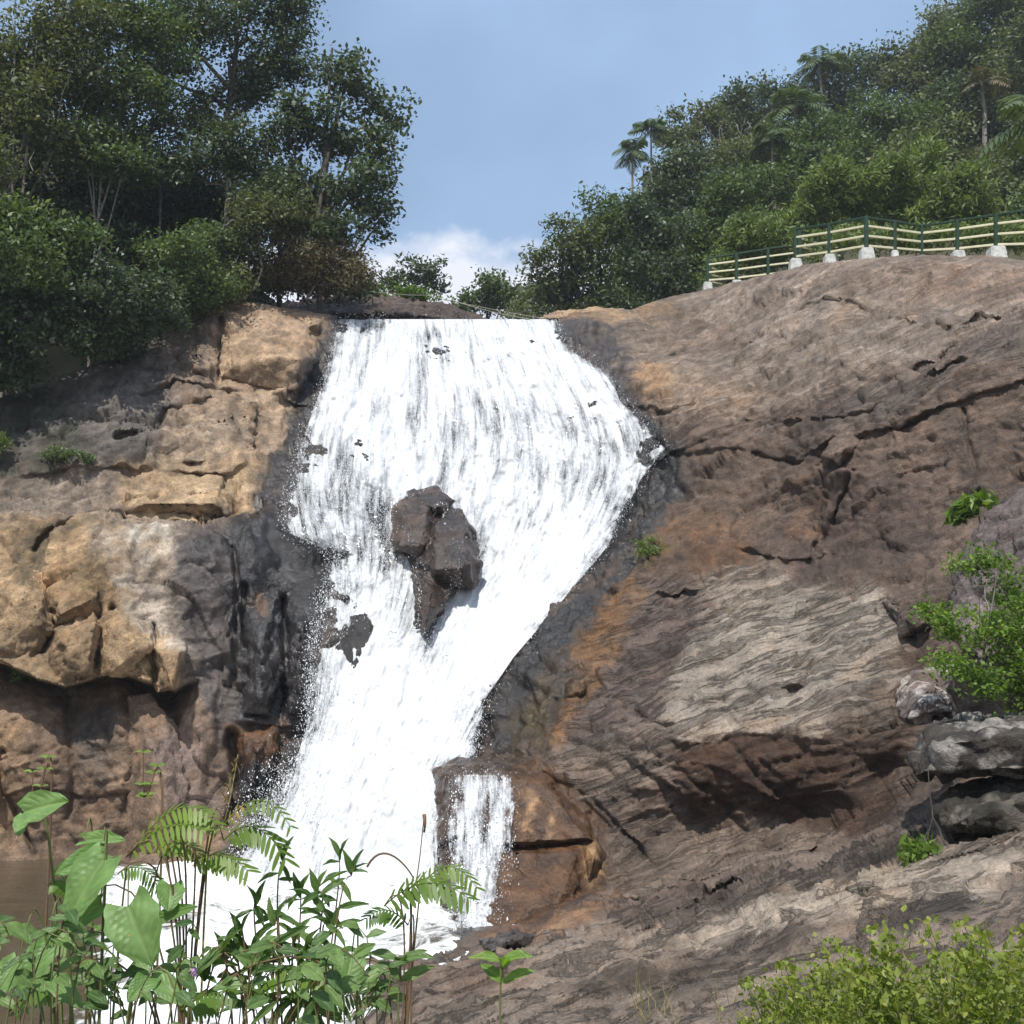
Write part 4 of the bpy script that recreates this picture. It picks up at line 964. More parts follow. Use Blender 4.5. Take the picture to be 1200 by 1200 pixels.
TSEED = [100]
def tree(name, label, cat, base, blobs, leaf=(0.17, 0.085), mat=None, bark=None, group=None, trunk=0.16, cover=1.7, clump=0.4,
         shell=0.5, fork=0.45, up=0.9, droop=0.25, extra=0, stems=1, skirt=False):
    """base: (px, D[, py]); blobs: (px, py, rx, ry[, dD]) as seen in the photo, turned into real ellipsoids D metres away"""
    TSEED[0] += 1; r = np.random.default_rng(TSEED[0])
    bx, D = base[0], base[1]
    x = float(at(bx, 300, D)[0])
    if len(base) > 2: z = float(at(bx, base[2], D)[2])
    else: z = float(terrain(x, D)) - 0.2
    root = np.array([x, D, z])
    wb = []
    for b in blobs:
        d = D + (b[4] if len(b) > 4 else r.normal(0, 0.5))
        c = at(b[0], b[1], d); s = d / F
        wb.append((c, (b[2] * s, (b[2] + b[3]) * 0.5 * s, b[3] * s)))
    if skirt:
        lo = min(b[0][2] - b[1][2] for b in wb); cx_ = np.mean([b[0][0] for b in wb]); rx_ = max(b[1][0] for b in wb)
        hgt = max(lo - z, 0.8) + 0.8
        for q_ in (-0.7, 0.7): wb.append((np.array([cx_ + q_ * rx_, D + r.normal(0, 0.6), z + hgt * 0.5]), (rx_ * 1.1, rx_, hgt * 0.6)))
    t = thing(name, root.tolist(), label, cat, group)
    me, tips = crown_mesh('crown', wb, leaf, mat, r, cover, clump, shell, up, droop)
    child('crown', me, t)
    g = Geo()
    cen = np.mean([b[0] for b in wb], 0); topz = max(b[0][2] for b in wb)
    for sN in range(stems):
        fk = root + (cen - root) * np.array([0.5, 0.5, 0.0]) + np.array([r.normal(0, 0.15) + (sN - (stems - 1) / 2) * 0.5, 0, max(0.4, (cen[2] - root[2]) * fork)])
        tp = np.array([cen[0] * 0.6 + root[0] * 0.4 + (sN - (stems - 1) / 2) * 0.8, cen[1], max(topz, fk[2] + 0.5)])
        g.tube(np.concatenate([bend(root, fk, 0, 5, trunk * 0.25, r)[:-1], bend(fk, tp, 0, 6, trunk * 0.6, r)]), np.linspace(trunk, trunk * 0.25, 10), 7)
        if sN == 0:
            for c, rad in wb:
                st = root + (fk - root) * r.uniform(0.75, 1.0) if c[2] < fk[2] + 1 else fk + (tp - fk) * min(0.8, max(0, (c[2] - fk[2]) / max(tp[2] - fk[2], 0.1) * 0.6))
                g.tube(bend(st, c, -0.05 * np.linalg.norm(c - st), 6, trunk * 0.5, r), np.linspace(trunk * 0.5, trunk * 0.16, 6), 5)
    for c, tip in tips: g.tube(bend(c, tip, 0.0, 4, 0.06, r), np.linspace(trunk * 0.18, trunk * 0.07, 4), 4)
    for _ in range(extra):
        b = wb[r.integers(len(wb))]; a = b[0] + r.normal(0, 0.5, 3) * np.array(b[1]); e = a + unit(r.normal(0, 1, 3) + np.array([0, -0.5, 0.4])) * r.uniform(0.8, 2.0)
        g.tube(bend(a, e, 0.1, 5, 0.06, r), np.linspace(trunk * 0.16, trunk * 0.05, 5), 4)
    child('trunk', g.mesh('trunk', bark or B_DARK), t)
    return t

GL = 'trees and shrubs on the left bank'
# tall trees on the left bank
tree('tall_tree', 'tall dark tree with a straight trunk rising above the left bank', 'tree', (262, 37.5), [(275,35,80,45),(200,25,55,42),(325,70,52,48),(245,128,42,26),(310,-20,60,40),(190,85,38,30),(290,115,50,36),(230,-30,80,40),(340,20,32,34)], mat=L_DARK, trunk=0.2, cover=1.5, clump=0.42, group=GL, fork=0.55)
tree('spreading_tree', 'broad tree whose leafy limbs spread out over the falls against the sky', 'tree', (345, 36), [(400,92,48,30),(438,128,36,26),(380,160,55,38),(446,178,36,30),(425,232,40,32),(350,225,48,38),(335,150,45,45),(446,262,20,24),(395,275,48,30),(462,150,18,14),(410,70,24,12),(430,205,40,22)], leaf=(0.19,0.11), mat=L_DARK, trunk=0.17, cover=1.45, clump=0.36, group=GL, fork=0.35)
tree('pale_branched_tree', 'grey green tree with pale bare branches at the far left edge', 'tree', (18, 33), [(50,70,70,45),(20,120,60,35),(40,165,60,34),(-10,200,60,36),(110,100,60,40),(-40,60,70,60),(70,20,70,40),(-60,130,60,50)], mat=L_OLIVE, bark=B_PALE, trunk=0.11, cover=1.6, clump=0.4, group=GL, extra=26, stems=2, fork=0.5)
tree('pale_branched_tree', 'slender pale trunked tree behind the far left bushes', 'tree', (88, 34), [(130,50,60,45),(160,110,50,40),(110,170,55,32),(150,190,50,30),(90,120,50,30),(150,10,60,30),(190,50,40,30)], mat=L_MID, bark=B_PALE, trunk=0.08, cover=1.6, clump=0.4, group=GL, extra=22, fork=0.45)
tree('understorey_tree', 'small tree with a thin grey trunk and dead side branch below the tall tree', 'tree', (252, 35.2, 292), [(250,185,55,30),(295,200,50,30),(215,200,40,25),(270,160,40,22),(310,230,40,26)], mat=L_DARK, bark=B_PALE, trunk=0.08, cover=1.3, clump=0.36, group=GL, extra=6, fork=0.3)
tree('understorey_tree', 'thin leaning pale stemmed tree left of the tall tree', 'tree', (186, 36.5), [(185,120,42,34),(160,165,50,34),(215,155,40,25),(190,190,50,26)], mat=L_OLIVE, bark=B_PALE, trunk=0.07, cover=1.25, clump=0.36, group=GL)
for lab, (bx, D, bl) in zip(['dense dark tree behind the pale branched tree','dense dark tree behind the slender pale trunk','dense dark tree behind the small understorey tree','dense dark tree behind the dry shrub and the spreading tree','dense dark tree beyond the far left bushes'], [
   (60, 37.5, [(40,180,80,60),(-40,220,80,70),(100,200,60,50),(10,250,70,40)]), (150, 38.5, [(150,215,75,50),(120,255,70,40),(200,235,60,45),(90,160,50,40)]),
   (240, 39, [(235,230,70,40),(280,255,60,36),(200,265,60,36)]), (330, 39, [(330,265,55,34),(300,225,40,34),(365,240,45,36)]), (-80, 36, [(-90,160,80,90),(-120,280,80,80),(-60,50,70,70)])]):
    tree('dense_tree', lab, 'tree', (bx, D), bl, leaf=(0.22,0.11), mat=L_DARK, trunk=0.12, cover=1.5, clump=0.5, group='dense trees deep in the left bank')
for bx, D, by, bl, lab in [(150,37,330,[(150,300,50,30),(110,310,50,30),(180,320,40,26)],'shadowed bush between the two overhanging shrubs'),(250,37.5,345,[(250,310,44,26),(290,330,44,22),(220,325,40,22)],'shadowed bush behind the yellow green shrub'),
      (350,38,352,[(340,330,44,20),(380,335,44,18),(310,335,40,18),(410,335,30,18)],'shadowed bush under the dry shrub'),(60,36,330,[(60,300,60,36),(0,280,60,40),(100,280,50,34)],'shadowed bush behind the light topped shrub')]:
    tree('bank_shrub', lab, 'shrub', (bx, D, by), bl, leaf=(0.17,0.08), mat=L_DARK, trunk=0.05, cover=1.5, clump=0.36, group=GL)
# shrubs on the left bank, hanging towards the cliff
tree('overhanging_shrub', 'light topped shrub leaning out from the far left bank', 'shrub', (0, 29.0, 400), [(30,262,80,26),(85,285,55,22),(-30,290,80,40),(20,310,90,30),(-100,320,80,60)], mat=L_MID, trunk=0.06, cover=1.9, clump=0.3, group=GL, leaf=(0.16,0.08))
tree('overhanging_shrub', 'dark shrub curtain hanging over the left cliff edge', 'shrub', (20, 29.3, 440), [(20,370,75,55),(80,380,60,50),(-60,400,80,70),(10,430,50,30),(110,350,50,50)], mat=L_DARK, trunk=0.06, cover=1.9, clump=0.32, group=GL, leaf=(0.15,0.08))
tree('bank_shrub', 'deep green shrub above the grey pitted rock', 'shrub', (130, 31.5, 420), [(140,385,50,34),(175,370,48,30),(110,400,40,24),(150,345,48,34)], mat=L_DARK, trunk=0.05, cover=1.9, clump=0.28, group=GL, leaf=(0.14,0.07))
tree('bank_shrub', 'yellow green leafy shrub at the edge of the tan rock block', 'shrub', (215, 33.2, 370), [(210,300,44,32),(240,285,40,26),(195,340,42,28),(240,330,40,26),(225,355,46,16)], mat=L_MID, trunk=0.05, cover=2.0, clump=0.28, group=GL, leaf=(0.15,0.075))
tree('bank_shrub', 'olive shrub between the tall tree and the dry shrub', 'shrub', (300, 34.5, 340), [(300,255,40,30),(285,300,44,30),(330,240,36,26),(265,330,30,20)], mat=L_OLIVE, trunk=0.05, cover=1.8, clump=0.3, group=GL, leaf=(0.15,0.07))
tree('dry_shrub', 'brownish dry shrub overhanging the rock left of the falls lip', 'shrub', (360, 35.6, 352), [(345,300,48,34),(385,310,44,30),(320,320,40,28),(410,325,26,22),(360,270,44,24)], mat=L_BROWN, bark=B_PALE, trunk=0.05, cover=1.9, clump=0.3, group=GL, leaf=(0.14,0.05), extra=10)
tree('bank_shrub', 'low bright green bush on the rock bank behind the falls lip', 'shrub', (440, 46, 352), [(430,342,34,9),(470,345,34,8),(495,350,24,6),(410,336,24,12)], mat=L_BRIGHT, trunk=0.03, cover=2.0, clump=0.22, leaf=(0.16,0.06))
# trees seen through the gap above the falls
tree('far_tree', 'rounded dark tree behind the bright bush in the gap above the falls', 'tree', (490, 58), [(480,322,28,18),(506,318,18,14),(455,330,20,16),(512,338,14,12)], leaf=(0.26,0.13), mat=L_DARK, trunk=0.12, cover=1.6, clump=0.45)
tree('far_tree', 'bushy green tree in the gap directly above the falls lip', 'tree', (572, 62), [(570,340,30,18),(560,355,34,14),(592,350,24,16),(578,328,16,10),(545,362,18,10)], leaf=(0.26,0.13), mat=L_MID, trunk=0.12, cover=1.7, clump=0.45)
tree('far_tree', 'small hazy tree between the gap tree and the right wood', 'tree', (612, 66), [(612,352,20,16),(600,362,24,10),(628,345,14,14)], leaf=(0.28,0.13), mat=L_OLIVE, trunk=0.1, cover=1.5, clump=0.45)

# the wood behind the railing
GR = 'trees of the wood on the right hillside'
right = [
 ((650,47.5),[(645,315,28,26),(670,300,34,30),(640,345,26,18),(672,340,40,22),(662,262,20,10)],L_OLIVE,0.2),
 ((705,49),[(700,255,30,24),(690,290,40,30),(714,248,20,14),(710,330,44,28),(668,285,16,12),(725,280,30,30)],L_MID,0.2),
 ((760,47),[(760,285,36,36),(775,320,34,26),(745,250,26,22),(785,270,30,26)],L_DARK,0.22),
 ((800,52),[(790,215,44,30),(830,225,40,30),(770,232,24,16),(812,192,34,16)],L_DARK,0.22),
 ((850,50),[(850,230,44,34),(880,215,36,26),(830,270,40,26),(870,265,36,24)],L_MID,0.22),
 ((815,70),[(800,150,34,24),(835,158,30,26),(818,128,20,12),(790,170,24,18)],L_OLIVE,0.3),
 ((890,74),[(880,130,40,28),(910,110,38,20),(860,125,24,24),(940,125,30,24),(900,150,44,20)],L_DARK,0.3),
 ((1000,76),[(990,85,34,26),(1020,70,26,20),(1000,120,44,26),(970,105,24,20),(1040,95,32,28)],L_DARK,0.32),
 ((1080,74),[(1075,60,40,30),(1110,30,36,30),(1060,100,40,30),(1100,90,44,34)],L_OLIVE,0.32),
 ((1150,72),[(1150,20,50,30),(1190,50,50,40),(1130,60,40,34),(1180,0,50,30)],L_MID,0.32),
 ((1220,66),[(1210,90,60,50),(1250,30,70,50),(1200,140,50,40)],L_OLIVE,0.3),
 ((1130,62),[(1120,120,44,34),(1150,150,40,34),(1090,135,36,26)],L_DARK,0.28),
 ((925,62),[(925,180,36,24),(950,165,36,20),(900,185,30,20)],L_OLIVE,0.26),
 ((1195,52),[(1190,190,36,40),(1180,235,30,26),(1220,220,40,40)],L_DARK,0.22),
 ((950,56),[(960,195,44,24),(1000,180,40,22),(925,215,40,24)],L_MID,0.24),
]
rl = ['olive crowned tree nearest the falls at the left end of the right wood','mid green tree with an uneven top beside the olive crowned tree','dark bushy tree just left of the lower railing',
 'dark rounded tree below the pair of slim palms','green tree above the left end of the lower railing','thin greyish crown right of the slim palms','dark ridge tree left of the skyline palm','dark bluish ridge tree right of the skyline palm',
 'olive ridge tree climbing towards the hilltop','pale green tree on the hilltop','olive tree at the right edge of the hilltop','dark tree around the brown palm','olive tree below the pale bare tree','dark tree behind the drooping palm frond','green tree in the middle of the hillside above the bamboo']
for (b, bl, m, lf), lab in zip(right, rl):
    tree('hillside_tree', lab, 'tree', b, bl, leaf=(lf, lf * 0.5), mat=m, trunk=0.13, cover=1.6, clump=lf * 1.9, group=GR, skirt=True)
for (b, bl), lab in zip([((900,44),[(890,275,36,24),(915,262,34,22),(860,295,30,20),(930,290,34,18),(840,310,20,16)]),((965,43),[(960,240,40,32),(990,215,36,30),(935,262,34,24),(985,265,40,26)]),
                  ((1045,43),[(1040,215,44,36),(1075,195,36,28),(1020,250,40,26),(1065,250,40,26)]),((1110,42),[(1110,225,36,32),(1135,215,26,30),(1095,255,40,24),(1140,250,34,20)])],
                 ['light green bamboo clump where the two railings meet','light green bamboo clump behind the left part of the upper railing','tallest yellow green bamboo clump behind the railing corner','bamboo clump behind the right part of the upper railing']):
    tree('bamboo_clump', lab, 'bamboo', b, bl, leaf=(0.30, 0.07), mat=L_BAMBOO, bark=B_PALE, trunk=0.04, cover=2.2, clump=0.34, group='bamboo behind the railing', up=0.5, droop=0.6, stems=3)
for bx, D, by, bl, lab in [(985,37.5,305,[(960,285,34,16),(1000,280,36,18),(1035,282,30,18)],'low bamboo growth seen through the zigzag railing corner'),(1110,36.5,302,[(1090,280,40,18),(1140,278,40,18),(1180,276,34,18)],'low bamboo growth seen through the right part of the zigzag railing'),(1260,35,302,[(1220,274,40,20),(1270,272,44,22)],'low bamboo growth beyond the last visible railing post'),(880,46,332,[(860,318,30,12),(900,310,34,12),(835,326,24,10)],'low bamboo growth behind the lower railing')]:
    tree('bamboo_clump', lab, 'bamboo', (bx, D, by), bl, leaf=(0.26, 0.065), mat=L_BAMBOO, bark=B_PALE, trunk=0.03, cover=1.8, clump=0.28, group='bamboo behind the railing', up=0.5, droop=0.6)
for k, (bx, D, bl) in enumerate([(1010,58,[(1010,150,60,30),(1060,150,50,30),(960,160,40,24)]),(1100,50,[(1150,190,40,30),(1090,170,44,30),(1060,180,40,30)]),(1230,48,[(1230,250,50,40),(1260,160,60,60)]),(850,60,[(850,190,44,26),(880,180,40,24),(820,200,36,24)]),(740,56,[(735,252,24,18),(760,250,28,18)]),(1160,80,[(1150,-10,70,34),(1230,-20,80,40)])]):
    tree('hillside_tree', ['mid green tree above the tallest bamboo','olive tree between the bamboo and the dead skirted palm','green tree behind the big drooping palm','olive tree between the bare tree and the dark rounded tree','green tree at the foot of the slim palm pair','olive tree crowning the hilltop at the frame edge'][k], 'tree', (bx, D), bl, leaf=(0.25, 0.12), mat=[L_MID, L_OLIVE][k % 2], trunk=0.12, cover=1.5, clump=0.5, skirt=True, group='gap filling trees of the right wood')

def frond_geo(g, base, d, length, r, n=15, wid=0.42, arch=0.55):
    """arching feather frond: rachis with narrow hanging leaflets"""
    d = unit(np.asarray(d, float)); side = unit(np.cross(d, [0, 0, 1.0]))
    tt = np.linspace(0, 1, n)
    pts = base + d * (tt * length)[:, None] + np.array([0, 0, -1.0]) * (arch * length * tt ** 2.2)[:, None]
    g.tube(pts, np.linspace(0.012, 0.003, n) * length, 4)
    tan = unit(np.gradient(pts, axis=0))
    for k in range(1, n):
        w = wid * length * math.sin(math.pi * (0.12 + 0.86 * tt[k])) ** 0.7
        for s in (-1, 1):
            ld = unit(side * s + tan[k] * 0.6 + np.array([0, 0, -0.35 - r.uniform(0, 0.4)]))
            q = unit(np.cross(ld, tan[k])); e = np.cross(q, ld)
            b = pts[k]; wd = length * 0.032
            g.add(np.array([b, b + ld * w * 0.45 + e * wd, b + ld * w + np.array([0, 0, -w * 0.15]), b + ld * w * 0.45 - e * wd]), np.array([[0, 1, 2, 3]]))

def palm(label, px, py, D, size, th, mat=L_PALM, fr=11, group=None, name='palm_tree', base_drop=None):
    TSEED[0] += 1; r = np.random.default_rng(TSEED[0])
    top = at(px, py, D); x = top[0]; z = float(terrain(x, D)) - 0.2 if base_drop is None else top[2] - base_drop
    t = thing(name, (float(x), D, z), label, 'palm', group)
    g = Geo(); g.tube(bend((x, D, z), top, 0, 6, 0.04, r), np.linspace(th, th * 0.7, 6), 7); child('trunk', g.mesh('trunk', B_PALE), t)
    for k in range(fr):
        a = 2 * math.pi * (k / fr) + r.uniform(-0.2, 0.2); el = r.uniform(0.0, 1.25) if k % 3 else r.uniform(-0.3, 0.3)
        g = Geo(); frond_geo(g, top, (math.cos(a) * math.cos(el), math.sin(a) * math.cos(el), math.sin(el)), size * r.uniform(0.85, 1.15), r)
        m = g.mesh('frond', mat, False); attr_f(m, 'tint', np.clip(r.normal(0.5, 0.2, len(m.vertices)), 0, 1)); child('frond', m, t)
    return t
palm('slim palm standing clear of the wood against the sky, shorter of the pair', 741, 176, 64, 1.5, 0.09, fr=15)
palm('slim palm standing clear of the wood against the sky, taller of the pair', 763, 150, 66, 1.5, 0.09, fr=15)
palm('palm breaking the ridge skyline with thin arching fronds', 960, 70, 74, 2.2, 0.12, fr=14)
palm('short dark palm below the ridge in the middle of the hillside', 932, 122, 62, 2.2, 0.12, fr=14)
palm('short dark palm beside the pale bare tree', 905, 160, 58, 1.8, 0.12, fr=14)
palm('palm with dead brown skirt high on the right hillside', 1150, 96, 60, 1.7, 0.16, mat=L_BROWN)
palm('big palm at the right edge with drooping grey green fronds', 1232, 130, 36, 2.6, 0.16, fr=13)
palm('dark palm beside the dead skirted palm', 1112, 105, 66, 1.6, 0.12)

# pale bare tree on the hillside
r = np.random.default_rng(77)
D0 = 64; x0 = float(at(868, 200, D0)[0]); z0 = float(terrain(x0, D0)) - 0.2
bt = thing('bare_tree', (x0, D0, z0), 'pale leafless tree among the green crowns of the hillside', 'tree')
g = Geo(); fk = at(868, 200, D0); g.tube(bend((x0, D0, z0), fk, 0, 5, 0.08, r), np.linspace(0.14, 0.1, 5), 6); child('trunk', g.mesh('trunk', B_PALE), bt)
g = Geo()
for k in range(11):
    e = at(868 + r.uniform(-48, 48), 150 + r.uniform(-22, 30), D0 + r.normal(0, 1)); b = bend(fk, e, 0.3, 6, 0.12, r); g.tube(b, np.linspace(0.085, 0.03, 6), 5)
    for j in range(4): g.tube(bend(b[2 + j % 4], b[2 + j % 4] + r.normal(0, 0.7, 3) + np.array([0, 0, 0.7]), 0.1, 4, 0.05, r), np.linspace(0.04, 0.014, 4), 4)
child('branches', g.mesh('branches', B_PALE), bt)

# shrubs growing on the rock
tree('rock_shrub', 'bright green shrub growing over the stacked boulders on the right', 'shrub', (1140, 12.6, 840), [(1145,668,34,28,0),(1108,725,38,26,-.3),(1165,740,40,36,-.3),(1110,770,26,20,-.5),(1150,800,46,26,-.7),(1195,790,40,36,-.5),(1185,700,34,30,0),(1210,740,40,40,-.2),(1230,800,40,30,-.5)],
     leaf=(0.058,0.032), mat=L_BRIGHT, bark=B_PALE, trunk=0.022, cover=1.0, clump=0.11, extra=24, fork=0.3)
tree('rock_shrub', 'small large-leaved plant in the cleft above the green shrub', 'shrub', (1128, 18.6, 618), [(1130,600,12,10,0),(1145,585,12,7,0),(1120,608,8,8,0)], leaf=(0.20,0.09), mat=L_BRIGHT, trunk=0.015, cover=1.6, clump=0.1, droop=0.5)
for k, (x_, y_, w_, h_, lab) in enumerate([(66,530,26,10,'grassy tuft on the shaded ledge of the left cliff'),(100,536,12,6,'small weeds on the left cliff ledge beside the grassy tuft'),(30,785,14,18,'weed sprouting below the tan block on the left cliff'),(758,640,12,12,'yellow mossy plant at the right edge of the falls'),(1075,1000,14,8,'weeds at the foot of the dark mossy boulder'),(-5,520,14,20,'pale leaved sprig at the left cliff edge'),(270,352,26,7,'dry yellow grass on top of the tan rock block')]):
    p = rock_point(x_, y_ + h_)
    tree('cliff_plant', lab, 'plant', (x_, float(p[1]) - 0.25, y_ + h_), [(x_, y_, w_, h_, 0), (x_ + w_ * 0.4, y_ + h_ * 0.3, w_ * 0.6, h_ * 0.7, 0)], leaf=(0.12, 0.035), mat=[L_MID, L_MID, L_BRIGHT, L_BAMBOO, L_BRIGHT, L_BAMBOO, L_BROWN][k], trunk=0.012, cover=1.1, clump=0.1, up=0.3, droop=-0.3)

# ------------------------------------------------------------------ railings
M_GREEN = plain_material('green_paint', (0.018, 0.045, 0.022), 0.5, 0.25, 9.0)
M_CREAM = plain_material('cream_paint', (0.66, 0.62, 0.42), 0.5, 0.12, 9.0)
M_CONC = plain_material('whitewashed_concrete', (0.5, 0.5, 0.47), 0.9, 0.35, 7.0)
def bar_mesh(name, a, b, w, h, mat):
    a, b = Vector(a), Vector(b); d = (b - a).normalized(); s = d.cross(Vector((0, 0, 1)))
    if s.length < 1e-3: s = Vector((1, 0, 0))
    s.normalize(); u = s.cross(d)
    bm = bmesh.new(); vs_ = []
    for p in (a, b):
        for i, j in ((-1, -1), (1, -1), (1, 1), (-1, 1)): vs_.append(bm.verts.new(p + s * (i * w / 2) + u * (j * h / 2)))
    for q in ((0,1,2,3), (7,6,5,4), (0,4,5,1), (1,5,6,2), (2,6,7,3), (3,7,4,0)): bm.faces.new([vs_[k] for k in q])
    bmesh.ops.bevel(bm, geom=bm.edges[:], offset=min(w, h) * 0.15, segments=1, affect='EDGES')
    bmesh.ops.recalc_face_normals(bm, faces=bm.faces); me = bpy.data.meshes.new(name); bm.to_mesh(me); bm.free(); me.materials.append(mat); return me
def plinth_mesh(c, w, h):
    bm = bmesh.new(); bmesh.ops.create_cube(bm, size=1)
    for v in bm.verts:
        k = 1.0 if v.co.z < 0 else 0.86
        v.co = Vector((v.co.x * w * k, v.co.y * w * k, v.co.z * h))
    bmesh.ops.bevel(bm, geom=bm.edges[:], offset=0.03, segments=2, affect='EDGES')
    bmesh.ops.translate(bm, verts=bm.verts, vec=Vector(c)); me = bpy.data.meshes.new('plinth'); bm.to_mesh(me); bm.free(); me.materials.append(M_CONC); return me
def railing(label, posts, plinths, sub=0):
    """posts: (px, top py, base py, D)"""
    b0 = V(posts[0][0], posts[0][2], posts[0][3])
    t = thing('railing', b0, label, 'railing', 'railings along the rock top')
    tops, bases = [], []
    for k, (x_, yt, yb, d) in enumerate(posts):
        tp = V(x_, yt, d); bs = V(x_, yb, d); tops.append(tp); bases.append(bs)
        low = bs - Vector((0, 0, 0.22))
        child('post', bar_mesh('post', low, tp + Vector((0, 0, 0.02)), 0.12, 0.12, M_GREEN), t)
        if plinths[k]:
            child('plinth', plinth_mesh(bs + Vector((0, -0.02, -0.02)), plinths[k], 0.42), t)
    for k in range(len(posts) - 1):
        a, b = tops[k], tops[k + 1]; d = (b - a).normalized() * 0.064
        child('top_rail', bar_mesh('top_rail', a + d + Vector((0, 0, -0.02)), b - d + Vector((0, 0, -0.02)), 0.07, 0.07, M_GREEN), t)
        for j in (0.24, 0.50, 0.76):
            pa = tops[k].lerp(bases[k], j); pb = tops[k + 1].lerp(bases[k + 1], j); d = (pb - pa).normalized() * 0.062
            child('rail', bar_mesh('rail', pa + d, pb - d, 0.055, 0.07, M_CREAM), t)
railing('zigzag green and cream railing on the crest of the rock', [(932,268,311,34.9),(972,262,306,33.6),(1015,254,299,32.2),(1048,259,301,32.8),(1080,264,303,33.4),(1122,258,302,32.6),(1167,251,298,31.8),(1213,244,299,31.0),(1262,236,299,30.2),(1320,228,300,29.2)],
        [0.42, 0.38, 0.42, 0.24, 0, 0.40, 0.50, 0.4, 0.4, 0.4])
railing('lower green and cream railing stepping down behind the rock', [(829,302,337,41.5),(863,297,335,41.0),(900,291,331,40.5),(934,286,328,40.0)], [0.36, 0.40, 0, 0])
railing('short far railing seen through the left end of the zigzag railing', [(937,270,308,36.0),(957,276,312,37.5),(985,283,317,39.0)], [0, 0, 0])
railing('short far railing seen through the left end of the lower railing', [(832,306,338,43.0),(856,313,342,44.5),(884,320,346,46.0)], [0, 0, 0])
# cables over the river
M_CABLE = plain_material('weathered_cable', (0.30, 0.28, 0.22), 0.6, 0.1)
for a, b, lab in (((500,346,44),(730,386,37.5),'thin cable sloping over the falls lip, upper of two'), ((530,352,43),(650,378,38.5),'thin cable sloping over the falls lip, lower of two'), ((395,334,40),(500,346,44),'thin cable from the left bank to the rock bank')):
    g = Geo(); g.tube(bend(at(*a), at(*b), -0.12, 12), np.full(12, 0.014), 5); obj('cable', g.mesh('cable', M_CABLE), None, lab, 'cable')

# ------------------------------------------------------------------ foreground plants
def fg_leaf_material(name, c1, c2, vein, trans=0.35):
    m, nd, lk, out = new_mat(name)
    tc = N(nd, 'TexCoord'); oi = N(nd, 'ObjectInfo')
    vn = N(nd, 'Attribute', attribute_name='vein').outputs['Fac']
    n = N(nd, 'TexNoise', i_Scale=3.0, i_Detail=5); lk.new(tc.outputs['Object'], n.inputs['Vector'])
    c = mix_n(nd, lk, 'MIX', oi.outputs['Random'], (*c1, 1), (*c2, 1))
    c = mix_n(nd, lk, 'MULTIPLY', 1.0, c, rng_n(nd, lk, n.outputs[0], 0.3, 0.7, 0.72, 1.28))
    c = mix_n(nd, lk, 'MIX', math_n(nd, lk, 'MULTIPLY', vn, 0.5), c, (*vein, 1))
    n2 = N(nd, 'TexNoise', i_Scale=5.5, i_Detail=3); ad = N(nd, 'VectorMath'); ad.operation = 'ADD'
    lk.new(tc.outputs['Object'], ad.inputs[0]); lk.new(oi.outputs['Location'], ad.inputs[1]); lk.new(ad.outputs[0], n2.inputs['Vector'])
    c = mix_n(nd, lk, 'MIX', rng_n(nd, lk, n2.outputs[0], 0.70, 0.74), c, (0.36, 0.27, 0.09, 1))
    p = N(nd, 'BsdfPrincipled', i_Roughness=0.45); lk.new(c, p.inputs['Base Color']); p.inputs['Specular IOR Level'].default_value = 0.4
    b = N(nd, 'Bump', i_Strength=0.35, i_Distance=0.01); lk.new(math_n(nd, lk, 'ADD', n.outputs[0], vn), b.inputs['Height']); lk.new(b.outputs[0], p.inputs['Normal'])
    tr = N(nd, 'BsdfTranslucent'); lk.new(mix_n(nd, lk, 'MULTIPLY', 1.0, c, (1.5, 1.6, 0.5, 1)), tr.inputs[0])
    mx = N(nd, 'MixShader'); mx.inputs[0].default_value = trans; lk.new(p.outputs[0], mx.inputs[1]); lk.new(tr.outputs[0], mx.inputs[2]); lk.new(mx.outputs[0], out.inputs[0])
    return m
F_HEART = fg_leaf_material('heart_leaf', (0.13, 0.24, 0.06), (0.19, 0.31, 0.10), (0.26, 0.36, 0.14))
F_LANCE = fg_leaf_material('lance_leaf', (0.055, 0.115, 0.032), (0.16, 0.25, 0.07), (0.18, 0.26, 0.1), 0.3)
F_FROND = fg_leaf_material('pinnate_leaf', (0.09, 0.18, 0.025), (0.19, 0.28, 0.035), (0.2, 0.3, 0.05), 0.4)
F_WEED = fg_leaf_material('weed_leaf', (0.13, 0.24, 0.04), (0.24, 0.36, 0.07), (0.28, 0.38, 0.12), 0.4)
M_STEM = plain_material('green_stem', (0.13, 0.15, 0.05), 0.6, 0.2)
M_TWIG = plain_material('brown_twig', (0.16, 0.10, 0.055), 0.8, 0.3)
M_STRAW = plain_material('straw_stalk', (0.36, 0.29, 0.11), 0.8, 0.25)

